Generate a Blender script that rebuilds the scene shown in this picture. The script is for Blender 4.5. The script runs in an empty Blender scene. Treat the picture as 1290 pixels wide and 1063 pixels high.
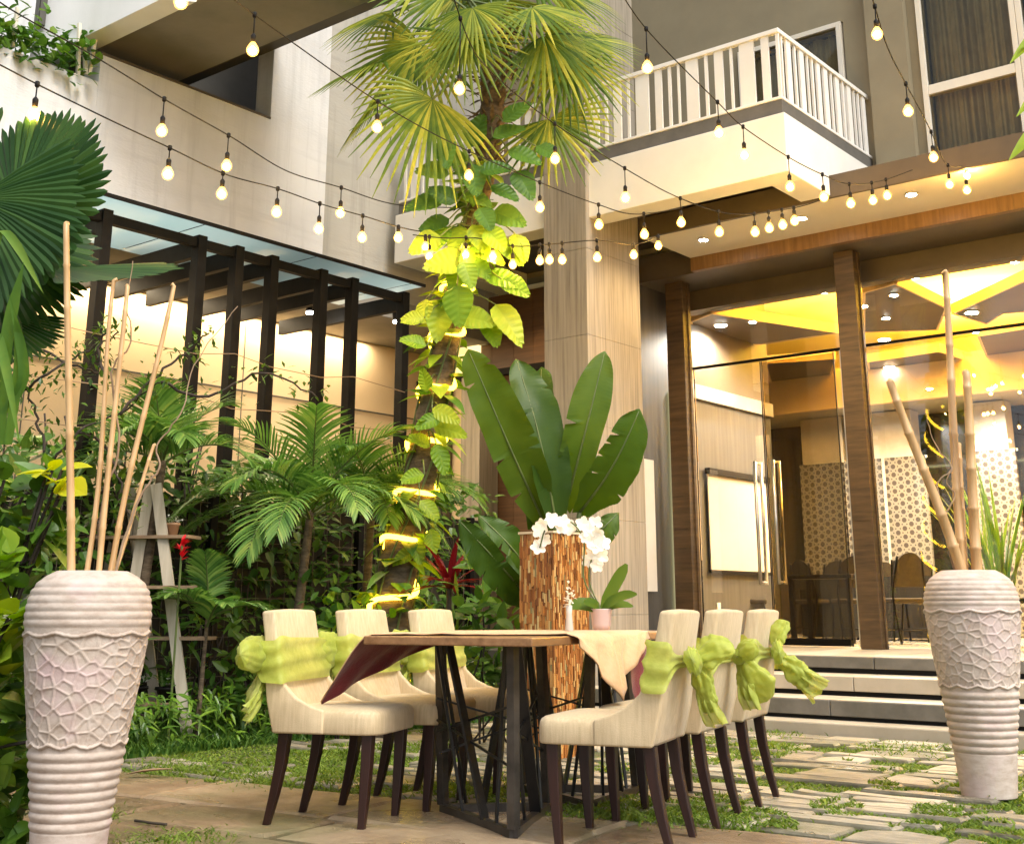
import bpy, math, random
from mathutils import Vector, Matrix, noise
import numpy as np
random.seed(11)
sc = bpy.context.scene
COL = sc.collection
V = Vector
PI = math.pi
# ------------------------------------------------------------------ camera
PITCH = math.radians(15.4); YAW = math.radians(38.8)
CH = 0.9; FPX = 1552.0; PPX, PPY = 650.0, 338.0
cy_, sy_ = math.cos(YAW), math.sin(YAW)
cp_, sp_ = math.cos(PITCH), math.sin(PITCH)
CAM = V((0, 0, CH))
def cg(xc, yc, z=0.0):
    return V((cy_*xc - sy_*yc, sy_*xc + cy_*yc, z))
def ray(u, v):
    a = (u-PPX)/FPX; b = (PPY-v)/FPX
    return cg(a, cp_ - sp_*b, sp_ + cp_*b)
def PX(u, v, x): d = ray(u, v); return CAM + d*(x/d.x)
def PY(u, v, y): d = ray(u, v); return CAM + d*(y/d.y)
def PZ(u, v, z): d = ray(u, v); return CAM + d*((z-CH)/d.z)
def PD(u, v, yc):
    b = (PPY-v)/FPX
    return CAM + ray(u, v)*(yc/(cp_ - sp_*b))
cam = bpy.data.cameras.new("camera"); camo = bpy.data.objects.new("camera", cam); COL.objects.link(camo)
camo.location = CAM; camo.rotation_euler = (PI/2+PITCH, 0, YAW)
cam.sensor_width = 36; cam.sensor_fit = 'HORIZONTAL'; cam.lens = 36*FPX/1290
cam.shift_x = -(PPX-645)/1290; cam.shift_y = -(531.5-PPY)/1290
cam.clip_start = 0.05; cam.clip_end = 500
sc.camera = camo
# ------------------------------------------------------------------ render
sc.render.engine = 'CYCLES'
sc.cycles.use_denoising = True
sc.cycles.max_bounces = 8; sc.cycles.transparent_max_bounces = 16
sc.cycles.sample_clamp_indirect = 6.0
sc.cycles.caustics_reflective = False; sc.cycles.caustics_refractive = False
sc.view_settings.view_transform = 'Standard'; sc.view_settings.look = 'None'
sc.view_settings.exposure = 1.18; sc.view_settings.gamma = 1
# ------------------------------------------------------------------ world + sun
SUN_EL = math.radians(52)
w = bpy.data.worlds.new("World"); sc.world = w; w.use_nodes = True
nt = w.node_tree; bg = nt.nodes['Background']
sky = nt.nodes.new('ShaderNodeTexSky'); sky.sky_type = 'NISHITA'; sky.sun_disc = False
sky.sun_elevation = SUN_EL; sky.dust_density = 3.0; sky.air_density = 1.0; sky.ozone_density = 0.6
hsv = nt.nodes.new('ShaderNodeHueSaturation'); hsv.inputs['Saturation'].default_value = 0.42   # overcast: nearly neutral sky
nt.links.new(sky.outputs[0], hsv.inputs['Color']); nt.links.new(hsv.outputs[0], bg.inputs[0]); bg.inputs[1].default_value = 0.13
sd = V((0.93, -0.22, 0)).normalized()*math.cos(SUN_EL) + V((0, 0, math.sin(SUN_EL)))   # towards the sun
sky.sun_rotation = math.atan2(sd.x, sd.y)
sl = bpy.data.lights.new("sun", 'SUN'); sl.energy = 1.25; sl.angle = math.radians(26); sl.color = (1, 0.965, 0.875)
so = bpy.data.objects.new("sun", sl); COL.objects.link(so)
so.rotation_euler = sd.to_track_quat('Z', 'Y').to_euler(); so.location = (0, 0, 20)
# ------------------------------------------------------------------ mesh builder
class MB:
    def __init__(s): s.v = []; s.f = []; s.m = []
    def add(s, vs, fs, mi=0):
        o = len(s.v); s.v.extend([tuple(p) for p in vs]); s.f.extend([tuple(i+o for i in f) for f in fs]); s.m.extend([mi]*len(fs)); return s
    def box(s, x0, y0, z0, x1, y1, z1, mi=0):
        vs = [(x0,y0,z0),(x1,y0,z0),(x1,y1,z0),(x0,y1,z0),(x0,y0,z1),(x1,y0,z1),(x1,y1,z1),(x0,y1,z1)]
        return s.add(vs, [(0,3,2,1),(4,5,6,7),(0,1,5,4),(1,2,6,5),(2,3,7,6),(3,0,4,7)], mi)
    def bar(s, p, q, w, h, up=V((0,0,1)), mi=0, w2=None, h2=None):
        p = V(p); q = V(q); d = (q-p).normalized()
        sx = d.cross(up)
        if sx.length < 1e-4: sx = d.cross(V((1,0,0)))
        sx.normalize(); u = sx.cross(d)
        w2 = w if w2 is None else w2; h2 = h if h2 is None else h2
        vs = []
        for c, a, b in ((p,w,h),(q,w2,h2)):
            for i, j in ((-1,-1),(1,-1),(1,1),(-1,1)): vs.append(c + sx*(i*a/2) + u*(j*b/2))
        return s.add(vs, [(0,3,2,1),(4,5,6,7),(0,1,5,4),(1,2,6,5),(2,3,7,6),(3,0,4,7)], mi)
    def tube(s, pts, r, n=8, cap=True, mi=0):
        pts = [V(p) for p in pts]; k = len(pts)
        rs = r if isinstance(r, (list, tuple)) else [r]*k
        up = V((0,0,1)); vs = []; prev = None
        for i, p in enumerate(pts):
            d = (pts[min(i+1,k-1)]-pts[max(i-1,0)])
            d = d.normalized() if d.length > 1e-9 else V((0,0,1))
            if prev is None:
                a = d.cross(up)
                if a.length < 1e-3: a = d.cross(V((1,0,0)))
            else:
                a = prev - d*prev.dot(d)
            a.normalize(); prev = a; b = d.cross(a)
            for j in range(n):
                t = 2*PI*j/n; vs.append(p + (a*math.cos(t)+b*math.sin(t))*rs[i])
        fs = []
        for i in range(k-1):
            for j in range(n):
                fs.append((i*n+j, i*n+(j+1)%n, (i+1)*n+(j+1)%n, (i+1)*n+j))
        if cap: fs.append(tuple(range(n-1,-1,-1))); fs.append(tuple((k-1)*n+j for j in range(n)))
        return s.add(vs, fs, mi)
    def lathe(s, prof, n=24, c=(0,0,0), mi=0, cap=True):
        vs = []; c = V(c)
        for r, z in prof:
            for j in range(n):
                t = 2*PI*j/n; vs.append(c + V((r*math.cos(t), r*math.sin(t), z)))
        fs = []; k = len(prof)
        for i in range(k-1):
            for j in range(n): fs.append((i*n+j, i*n+(j+1)%n, (i+1)*n+(j+1)%n, (i+1)*n+j))
        if cap: fs.append(tuple(range(n-1,-1,-1))); fs.append(tuple((k-1)*n+j for j in range(n)))
        return s.add(vs, fs, mi)
    def prism(s, poly, z0, z1, mi=0):
        n = len(poly); vs = [(p[0],p[1],z0) for p in poly]+[(p[0],p[1],z1) for p in poly]
        a = sum(poly[i][0]*poly[(i+1)%n][1]-poly[(i+1)%n][0]*poly[i][1] for i in range(n))
        fs = [tuple(range(n-1,-1,-1)), tuple(range(n,2*n))]+[(i,(i+1)%n,n+(i+1)%n,n+i) for i in range(n)]
        if a < 0: fs = [f[::-1] for f in fs]
        return s.add(vs, fs, mi)
    def grid(s, P, nu, nv, mi=0, wrap=False):
        fs = []
        for i in range(nu-1):
            for j in range(nv-1 if not wrap else nv):
                fs.append((i*nv+j, i*nv+(j+1)%nv, (i+1)*nv+(j+1)%nv, (i+1)*nv+j))
        return s.add(P, fs, mi)
    def build(s, name, mat, parent=None, smooth=False, bevel=0.0, local=False, segs=2):
        me = bpy.data.meshes.new(name)
        vs = s.v; off = V((0,0,0))
        if parent is None and not local and vs:
            A = np.array(vs); off = V(((A[:,0].min()+A[:,0].max())/2, (A[:,1].min()+A[:,1].max())/2, A[:,2].min()))
            vs = (A - np.array(off)).tolist()
        me.from_pydata(vs, [], s.f)
        mats = mat if isinstance(mat, (list, tuple)) else [mat]
        for m in mats: me.materials.append(m)
        if len(mats) > 1: me.polygons.foreach_set('material_index', s.m)
        if smooth: me.polygons.foreach_set('use_smooth', [True]*len(s.f))
        me.update()
        o = bpy.data.objects.new(name, me); COL.objects.link(o)
        o.location = off
        if parent is not None:
            o.parent = parent
            if not local and parent.parent is None:
                o.matrix_parent_inverse = (Matrix.Translation(parent.location) @ parent.rotation_euler.to_matrix().to_4x4()).inverted()
        if bevel > 0:
            b = o.modifiers.new('bevel', 'BEVEL'); b.width = bevel; b.segments = segs; b.limit_method = 'ANGLE'; b.angle_limit = 0.6
        return o
def tag(o, label=None, cat=None, group=None, kind=None):
    if label: o['label'] = label
    if cat: o['category'] = cat
    if group: o['group'] = group
    if kind: o['kind'] = kind
    return o
def thing(name, label, cat, loc=(0,0,0), rz=0, group=None):
    o = bpy.data.objects.new(name, None); COL.objects.link(o); o.empty_display_size = 0.1
    o.location = V(loc); o.rotation_euler = (0, 0, rz)
    return tag(o, label, cat, group)
def copy_tree(o, parent=None):
    c = o.copy(); COL.objects.link(c)
    if parent is not None: c.parent = parent
    for ch in list(o.children): copy_tree(ch, c)
    return c
def smoothpts(pts, n=8):
    pts = [V(p) for p in pts]; out = []
    for i in range(len(pts)-1):
        p0 = pts[max(i-1,0)]; p1 = pts[i]; p2 = pts[i+1]; p3 = pts[min(i+2,len(pts)-1)]
        for k in range(n):
            t = k/n
            out.append(0.5*((2*p1)+(p2-p0)*t+(2*p0-5*p1+4*p2-p3)*t*t+(3*p1-p0-3*p2+p3)*t**3))
    out.append(pts[-1]); return out
# ------------------------------------------------------------------ materials
def newmat(name):
    m = bpy.data.materials.new(name); m.use_nodes = True
    nt = m.node_tree; b = nt.nodes['Principled BSDF']
    return m, nt, b, nt.nodes.new, nt.links.new
def ramp(nt, fac, stops, interp='LINEAR'):
    r = nt.nodes.new('ShaderNodeValToRGB'); e = r.color_ramp; e.interpolation = interp
    while len(e.elements) < len(stops): e.elements.new(0.5)
    for el, (p, c) in zip(e.elements, stops): el.position = p; el.color = (c[0], c[1], c[2], 1)
    nt.links.new(fac, r.inputs[0]); return r.outputs[0]
def texco(nt, scale=(1,1,1), kind='Object', rot=(0,0,0)):
    tc = nt.nodes.new('ShaderNodeTexCoord'); mp = nt.nodes.new('ShaderNodeMapping')
    mp.inputs['Scale'].default_value = scale; mp.inputs['Rotation'].default_value = rot
    nt.links.new(tc.outputs[kind], mp.inputs[0]); return mp.outputs[0]
def noisetex(nt, vec, scale, detail=4, rough=0.6):
    n = nt.nodes.new('ShaderNodeTexNoise'); n.inputs['Scale'].default_value = scale; n.inputs['Detail'].default_value = detail; n.inputs['Roughness'].default_value = rough
    nt.links.new(vec, n.inputs['Vector']); return n.outputs['Fac']
def bump(nt, b, h, strength=0.3, dist=0.01):
    n = nt.nodes.new('ShaderNodeBump'); n.inputs['Strength'].default_value = strength; n.inputs['Distance'].default_value = dist
    nt.links.new(h, n.inputs['Height']); nt.links.new(n.outputs[0], b.inputs['Normal'])
def M_noise(name, c1, c2, scale=3, rough=0.6, bs=0.15, bscale=None, stretch=(1,1,1), metal=0, mid=(0.35,0.65), spec=0.5, bdist=0.01, rough2=None):
    m, nt, b, N, L = newmat(name)
    vec = texco(nt, stretch); f = noisetex(nt, vec, scale, 6)
    L(ramp(nt, f, [(mid[0], c1), (mid[1], c2)]), b.inputs['Base Color'])
    b.inputs['Roughness'].default_value = rough; b.inputs['Metallic'].default_value = metal; b.inputs['Specular IOR Level'].default_value = spec
    if rough2 is not None:
        L(ramp(nt, noisetex(nt, vec, scale*0.7, 3), [(0.35, (rough,)*3), (0.65, (rough2,)*3)]), b.inputs['Roughness'])
    if bs: bump(nt, b, noisetex(nt, vec, bscale or scale*6, 5), bs, bdist)
    return m
def M_leaf(name, stops, rough=0.42, trans=0.3, nscale=6, spec=0.18):
    m, nt, b, N, L = newmat(name)
    g = N('ShaderNodeNewGeometry'); vec = texco(nt)
    f = noisetex(nt, vec, nscale, 3)
    mx = N('ShaderNodeMath'); mx.operation = 'MULTIPLY_ADD'; L(f, mx.inputs[0]); mx.inputs[1].default_value = 0.5
    mul = N('ShaderNodeMath'); mul.operation = 'MULTIPLY'; L(g.outputs['Random Per Island'], mul.inputs[0]); mul.inputs[1].default_value = 0.62
    L(mul.outputs[0], mx.inputs[2])
    c = ramp(nt, mx.outputs[0], stops)
    L(c, b.inputs['Base Color']); b.inputs['Roughness'].default_value = rough; b.inputs['Specular IOR Level'].default_value = spec
    t = N('ShaderNodeBsdfTranslucent')
    hs = N('ShaderNodeHueSaturation'); hs.inputs['Saturation'].default_value = 1.1; hs.inputs['Value'].default_value = 1.5; L(c, hs.inputs['Color']); L(hs.outputs[0], t.inputs[0])
    mixs = N('ShaderNodeMixShader'); mixs.inputs[0].default_value = trans
    L(b.outputs[0], mixs.inputs[1]); L(t.outputs[0], mixs.inputs[2])
    L(mixs.outputs[0], nt.nodes['Material Output'].inputs[0])
    return m
def M_emit(name, col, s):
    m, nt, b, N, L = newmat(name)
    e = N('ShaderNodeEmission'); e.inputs[0].default_value = (*col, 1); e.inputs[1].default_value = s
    L(e.outputs[0], nt.nodes['Material Output'].inputs[0]); return m
def M_glass(name, tint=(1,1,1), refl=1.0, trans_rough=None):
    m, nt, b, N, L = newmat(name)
    t = N('ShaderNodeBsdfTransparent'); t.inputs[0].default_value = (*tint, 1)
    g = N('ShaderNodeBsdfGlossy'); g.inputs['Roughness'].default_value = 0.01; g.inputs[0].default_value = (refl, refl, refl, 1)
    fr = N('ShaderNodeFresnel'); fr.inputs[0].default_value = 1.5
    mx = N('ShaderNodeMixShader'); L(fr.outputs[0], mx.inputs[0]); L(t.outputs[0], mx.inputs[1]); L(g.outputs[0], mx.inputs[2])
    L(mx.outputs[0], nt.nodes['Material Output'].inputs[0]); return m
def M_bulbglass(name):
    m, nt, b, N, L = newmat(name)
    t = N('ShaderNodeBsdfTransparent'); t.inputs[0].default_value = (1,0.9,0.65,1)
    e = N('ShaderNodeEmission'); e.inputs[0].default_value = (1,0.52,0.10,1); e.inputs[1].default_value = 1.6
    a = N('ShaderNodeAddShader'); L(t.outputs[0], a.inputs[0]); L(e.outputs[0], a.inputs[1]); L(a.outputs[0], nt.nodes['Material Output'].inputs[0]); return m
def M_wood(name, c1, c2, axis=2, scale=14, rough=0.45, bs=0.08, grain=0.06):
    st = [1,1,1]
    if axis == 'h': st = [grain,grain,1]
    else: st[axis] = grain
    m, nt, b, N, L = newmat(name)
    vec = texco(nt, st); f = noisetex(nt, vec, scale, 6, 0.65)
    L(ramp(nt, f, [(0.3, c1), (0.7, c2)]), b.inputs['Base Color']); b.inputs['Roughness'].default_value = rough
    bump(nt, b, f, bs, 0.01); return m

M_white = M_noise('white_render', (0.70,0.69,0.66), (0.80,0.79,0.77), 1.2, 0.8, 0.2, 40, (1,1,0.35))
M_white2 = M_noise('white_paint', (0.74,0.72,0.67), (0.80,0.78,0.73), 2, 0.6, 0.05)
def M_streak(name, c1, c2, streak, rough=0.85):
    m, nt, b, N, L = newmat(name)
    vec = texco(nt); f = noisetex(nt, vec, 1.3, 5)
    base = ramp(nt, f, [(0.35, c1), (0.65, c2)])
    f2 = noisetex(nt, texco(nt, (1,1,0.07)), 5, 5, 0.7)
    f3 = noisetex(nt, texco(nt, (0.5,0.12,2.2)), 6, 4, 0.7)
    k = ramp(nt, f2, [(0.50, (0,0,0)), (0.72, (1,1,1))])
    k3 = ramp(nt, f3, [(0.52, (0,0,0)), (0.75, (0.5,0.5,0.5))])
    ad = N('ShaderNodeMix'); ad.data_type = 'RGBA'; L(k, ad.inputs['Factor']); L(base, ad.inputs[6]); ad.inputs[7].default_value = (*streak, 1)
    ad2 = N('ShaderNodeMix'); ad2.data_type = 'RGBA'; L(k3, ad2.inputs['Factor']); L(ad.outputs[2], ad2.inputs[6]); ad2.inputs[7].default_value = (*streak, 1)
    L(ad2.outputs[2], b.inputs['Base Color']); b.inputs['Roughness'].default_value = rough
    bump(nt, b, noisetex(nt, texco(nt, (1,1,3)), 18, 6), 0.35, 0.01); return m
M_wallwhite = M_streak('weathered_white_wall', (0.56,0.565,0.565), (0.64,0.645,0.645), (0.48,0.485,0.485))
M_shadewall = M_streak('shaded_render', (0.36,0.345,0.30), (0.42,0.40,0.355), (0.28,0.27,0.235))  # shade on the far wall stretch put into a greyer colour
M_olive = M_noise('olive_wall', (0.24,0.20,0.125), (0.285,0.24,0.15), 1.5, 0.8, 0.1, 60)
M_soffitw = M_noise('soffit_white', (0.72,0.66,0.54), (0.77,0.71,0.60), 1.0, 0.7, 0.02)
M_darkmetal = M_noise('dark_metal', (0.004,0.0035,0.003), (0.009,0.008,0.007), 5, 0.55, 0.05, spec=0.12)
M_blackmetal = M_noise('black_metal', (0.006,0.006,0.006), (0.014,0.013,0.012), 5, 0.4, 0.05)
M_tablesteel = M_noise('table_steel', (0.05,0.043,0.036), (0.10,0.085,0.07), 8, 0.38, 0.05, metal=0.5)
M_cove = M_noise('dark_brown_paint', (0.045,0.032,0.020), (0.065,0.046,0.028), 2, 0.55, 0.03)
M_darkpanel = M_noise('dark_lintel', (0.07,0.052,0.032), (0.10,0.075,0.045), 2, 0.5, 0.05)
M_wooddark = M_wood('dark_wood_cladding', (0.06,0.028,0.011), (0.13,0.062,0.024), 'h', 30, 0.45, 0.1, 0.04)
M_woodpillar = M_wood('pillar_wood', (0.035,0.020,0.008), (0.105,0.062,0.026), 'h', 26, 0.5, 0.15, 0.09)
M_woodfascia = M_wood('fascia_wood', (0.13,0.066,0.022), (0.25,0.135,0.05), 2, 26, 0.45, 0.1, 0.05)
M_tabletop = M_wood('tabletop_wood', (0.16,0.075,0.028), (0.34,0.18,0.08), 1, 20, 0.3, 0.05, 0.08)
M_legwood = M_wood('dark_leg_wood', (0.012,0.003,0.002), (0.030,0.008,0.005), 2, 30, 0.38, 0.03, 0.1)
M_bamboo = M_wood('dried_bamboo', (0.42,0.24,0.095), (0.62,0.40,0.19), 2, 24, 0.42, 0.1, 0.12)
M_shelfwood = M_wood('pale_bare_timber', (0.36,0.31,0.23), (0.52,0.46,0.36), 2, 22, 0.7, 0.15, 0.08)
M_shelfwood2 = M_wood('brown_shelf_board', (0.22,0.14,0.08), (0.34,0.23,0.14), 1, 22, 0.7, 0.15, 0.08)
M_tan = M_noise('tan_render', (0.58,0.43,0.26), (0.64,0.49,0.305), 0.9, 0.8, 0.06, 60)
M_tile = M_noise('grey_step_tile', (0.11,0.105,0.09), (0.175,0.165,0.145), 4, 0.5, 0.1, rough2=0.35)
M_cream = M_noise('cream_stone', (0.38,0.335,0.26), (0.47,0.42,0.335), 3, 0.5, 0.1)
M_black = M_noise('black_recess', (0.006,0.006,0.005), (0.012,0.011,0.01), 3, 0.8, 0)
M_floor = M_noise('hall_floor_tile', (0.40,0.36,0.29), (0.48,0.43,0.36), 2, 0.2, 0.02)
M_greypanel = M_wood('grey_wood_panel', (0.045,0.044,0.044), (0.080,0.077,0.075), 2, 16, 0.55, 0.05, 0.05)
M_screen = M_noise('projection_screen', (0.50,0.44,0.37), (0.53,0.47,0.40), 1, 0.7, 0)
M_steel = M_noise('brushed_steel', (0.55,0.53,0.49), (0.66,0.64,0.60), 20, 0.3, 0.02, stretch=(1,1,0.05), metal=1)
M_curtain = M_noise('grey_curtain', (0.36,0.31,0.21), (0.46,0.40,0.28), 6, 0.9, 0.1)
M_fabric = None
def mk_fabric(name, c1, c2, ws=220):
    m, nt, b, N, L = newmat(name)
    vec = texco(nt); f = noisetex(nt, vec, 5, 4)
    fs = noisetex(nt, texco(nt, (1,1,0.07)), 90, 3)
    c = ramp(nt, f, [(0.35, c1), (0.65, c2)])
    mx = N('ShaderNodeMix'); mx.data_type = 'RGBA'; mx.blend_type = 'MULTIPLY'; mx.inputs['Factor'].default_value = 1
    L(c, mx.inputs[6]); L(ramp(nt, fs, [(0.35, (0.84,0.82,0.79)), (0.65, (1,1,1))]), mx.inputs[7])
    L(mx.outputs[2], b.inputs['Base Color']); b.inputs['Roughness'].default_value = 0.75; b.inputs['Sheen Weight'].default_value = 0.15
    wv = noisetex(nt, vec, ws, 2); bump(nt, b, wv, 0.25, 0.004)
    return m
M_fabric = mk_fabric('cream_linen', (0.53,0.405,0.235), (0.61,0.485,0.30))
def mk_cloth(name, c1, c2, trans=0.25, rough=0.55, sheer=0):
    m, nt, b, N, L = newmat(name)
    f = noisetex(nt, texco(nt), 14, 4); c = ramp(nt, f, [(0.3, c1), (0.7, c2)])
    L(c, b.inputs['Base Color']); b.inputs['Roughness'].default_value = rough; b.inputs['Sheen Weight'].default_value = 0.2
    t = N('ShaderNodeBsdfTranslucent'); L(c, t.inputs[0]); mx = N('ShaderNodeMixShader'); mx.inputs[0].default_value = trans
    L(b.outputs[0], mx.inputs[1]); L(t.outputs[0], mx.inputs[2]); L(mx.outputs[0], nt.nodes['Material Output'].inputs[0])
    if sheer:
        tp = N('ShaderNodeBsdfTransparent'); m3 = N('ShaderNodeMixShader'); m3.inputs[0].default_value = sheer; L(mx.outputs[0], m3.inputs[1]); L(tp.outputs[0], m3.inputs[2]); L(m3.outputs[0], nt.nodes['Material Output'].inputs[0])
    bump(nt, b, noisetex(nt, texco(nt), 45, 6, 0.7), 0.5, 0.010); return m
M_sash = mk_cloth('lime_organza', (0.42,0.49,0.05), (0.62,0.68,0.13), 0.42, 0.4, 0.16)
M_runner = mk_cloth('tan_satin', (0.56,0.34,0.17), (0.66,0.43,0.23), 0.05, 0.5)
M_burg = mk_cloth('burgundy_lining', (0.11,0.005,0.012), (0.17,0.008,0.018), 0.05, 0.6)
M_glass = M_glass('clear_glass')
M_glassdark = None
def mk_glass(name, tint, rf=1.0):
    m, nt, b, N, L = newmat(name)
    t = N('ShaderNodeBsdfTransparent'); t.inputs[0].default_value = (*tint, 1)
    g = N('ShaderNodeBsdfGlossy'); g.inputs['Roughness'].default_value = 0.02; g.inputs[0].default_value = (rf, rf, rf, 1)
    fr = N('ShaderNodeFresnel'); fr.inputs[0].default_value = 1.5
    mx = N('ShaderNodeMixShader'); L(fr.outputs[0], mx.inputs[0]); L(t.outputs[0], mx.inputs[1]); L(g.outputs[0], mx.inputs[2])
    L(mx.outputs[0], nt.nodes['Material Output'].inputs[0]); return m
M_glassdark = mk_glass('smoked_glass', (0.60,0.55,0.42))
M_winglass = mk_glass('window_glass', (0.92,0.90,0.80), 0.45)
def mk_canopyglass():
    m, nt, b, N, L = newmat('frosted_canopy_glass')
    t = N('ShaderNodeBsdfTranslucent'); c = ramp(nt, noisetex(nt, texco(nt), 1.5, 4), [(0.3, (0.74,0.98,0.96)), (0.7, (0.84,1.0,0.99))]); L(c, t.inputs[0])
    g = N('ShaderNodeBsdfGlossy'); g.inputs['Roughness'].default_value = 0.1
    tp = N('ShaderNodeBsdfTransparent'); tp.inputs[0].default_value = (0.8,0.97,0.96,1)
    m1 = N('ShaderNodeMixShader'); m1.inputs[0].default_value = 0.10; L(t.outputs[0], m1.inputs[1]); L(tp.outputs[0], m1.inputs[2])
    fr = N('ShaderNodeFresnel'); fr.inputs[0].default_value = 1.45
    m2 = N('ShaderNodeMixShader'); L(fr.outputs[0], m2.inputs[0]); L(m1.outputs[0], m2.inputs[1]); L(g.outputs[0], m2.inputs[2])
    L(m2.outputs[0], nt.nodes['Material Output'].inputs[0]); return m
M_canopy = mk_canopyglass()
def mk_column():
    m, nt, b, N, L = newmat('striped_travertine')
    f = noisetex(nt, texco(nt, (1,1,0.03)), 28, 5, 0.7); f2 = noisetex(nt, texco(nt, (1,1,0.3)), 1.5, 3)
    c = ramp(nt, f, [(0.3, (0.18,0.152,0.115)), (0.52, (0.315,0.275,0.215)), (0.72, (0.39,0.345,0.28))])
    mx = N('ShaderNodeMix'); mx.data_type = 'RGBA'; mx.blend_type = 'MULTIPLY'; mx.inputs['Factor'].default_value = 1
    L(c, mx.inputs[6]); L(ramp(nt, f2, [(0.35, (0.82,0.82,0.82)), (0.65, (1,1,1))]), mx.inputs[7]); L(mx.outputs[2], b.inputs['Base Color'])
    b.inputs['Roughness'].default_value = 0.6; bump(nt, b, f, 0.3, 0.01); return m
M_column = mk_column()
E_bulb = M_emit('bulb_filament_glow', (1.0,0.62,0.19), 210)
E_bulbglass = M_bulbglass('amber_bulb_glass')
E_rope = M_emit('rope_glow', (1.0,0.60,0.035), 8)
E_down = M_emit('downlight_glow', (1.0,0.93,0.80), 60)
E_cove = M_emit('yellow_cove', (1.0,0.66,0.10), 0.62)
E_led = M_emit('led_strip', (1.0,0.90,0.45), 2.0)
# ================================================================== RIGHT BUILDING (facade faces -Y)
FL = 0.52
hall = thing('hotel_building', 'hotel wing with balcony, concrete column and lit glass fronted hall up the steps', 'building', (-2, 11, 0))
# --- steps and floor
def pbox(name, mat, parent, *b, bevel=0.0, **k): return MB().box(*b).build(name, mat, parent, bevel=bevel, **k)
XL, XR = -6.64, 4.0
steps = MB(); steps.box(-6.9, 9.99, 0.0, XR, 12.2, 0.50)
pbox('step_base', M_black, hall, XL, 9.15, -0.02, XR, 10.1, 0.09)
def step(zt, zb, yf, yb, mat, gap):
    m = MB(); n = 9; Ls = (XR-XL)/n
    for i in range(n):
        m.box(XL+i*Ls+0.003, yf, zb, XL+(i+1)*Ls-0.003, yb, zt)
    m.build('step', mat, hall, bevel=0.006)
    pbox('step_riser', M_black, hall, XL, yf+0.05, zb-gap, XR, yb-0.02, zb-0.001)  # black colour stands for the shade in the gap under each slab
pbox('kerb', M_cream, hall, XL, 8.85, -0.05, XR, 9.12, 0.095, bevel=0.012)
step(0.235, 0.125, 9.06, 9.60, M_tile, 0.032)
step(0.385, 0.275, 9.50, 10.00, M_cream, 0.045)
step(0.515, 0.425, 9.92, 12.40, M_tile, 0.042)
for zt, yf, yb in ((0.2395, 9.068, 9.5), (0.5195, 9.935, 12.35)):
    m = MB(); n = 9; Ls = (XR-XL)/n
    for i in range(n):
        m.box(XL+i*Ls+0.006, yf, zt-0.004, XL+(i+1)*Ls-0.006, yb, zt)
    m.build('tread_tile', M_cream, hall)
pbox('foundation', M_tile, hall, -9.35, 9.7, -0.05, XL-0.01, 12.4, 0.50)
# --- column
m = MB(); x0, x1 = -7.20, -6.68
for k in range(11):
    z0 = -0.02 + k*0.86
    m.box(x0, 9.40, z0, x1, 10.33, z0+0.858)
m.build('column', M_column, hall, bevel=0.002, segs=1)
# --- canopy with soffit and downlights
pbox('canopy', M_soffitw, hall, -6.66, 10.37, 4.60, XR, 11.34, 4.73)
pbox('canopy_edge', M_darkpanel, hall, -6.66, 10.33, 4.585, XR, 10.368, 4.80)
pbox('canopy_top', M_darkpanel, hall, -6.66, 10.372, 4.732, XR, 11.48, 4.80)
for u, v in ((886, 301), (1148, 244), (1010, 274)):
    p = PZ(u, v, 4.60)
    d = MB().lathe([(0.062, 4.585), (0.062, 4.599)], 16, (p.x, p.y, 0)).build('downlight', M_steel, hall)
    MB().lathe([(0.045, 4.582), (0.045, 4.586)], 16, (p.x, p.y, 0)).build('lamp', E_down, d)
# wood fascia + dark lintel ceiling
m = MB(); xx = -6.66
while xx < XR:
    wd = random.uniform(0.10, 0.22); m.box(xx, 11.34+random.uniform(-0.002,0.002), 4.45, min(xx+wd-0.002, XR), 11.42, 4.60); xx += wd
m.build('fascia', M_woodfascia, hall)
pbox('lintel', M_darkpanel, hall, -7.60, 11.425, 4.452, XR, 12.30, 4.74)
pbox('lintel_beam', M_darkpanel, hall, -7.60, 12.12, 4.22, XR, 12.36, 4.449)
# --- pillars
def pillar(u0, v0, wd, dp, v_=None):
    p = PY(u0, v0, 11.63); x = p.x
    o = MB().box(x, 11.63, FL, x+wd, 11.63+dp, 4.449).build('pillar', M_woodpillar, hall, bevel=0.004)
    m = MB()
    m.box(x+wd, 11.63+dp*0.55, FL, x+wd+0.012, 11.63+dp*0.8, 4.44)
    m.box(x+0.02, 11.63-0.008, FL+1.2, x+wd-0.02, 11.63-0.001, FL+1.206)
    m.build('trim', M_woodpillar, o)
pillar(1055, 400, 0.21, 0.17)
pillar(839, 400, 0.22, 0.17)
# far right pillar just out of frame
pillar(1420, 400, 0.21, 0.17)
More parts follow.
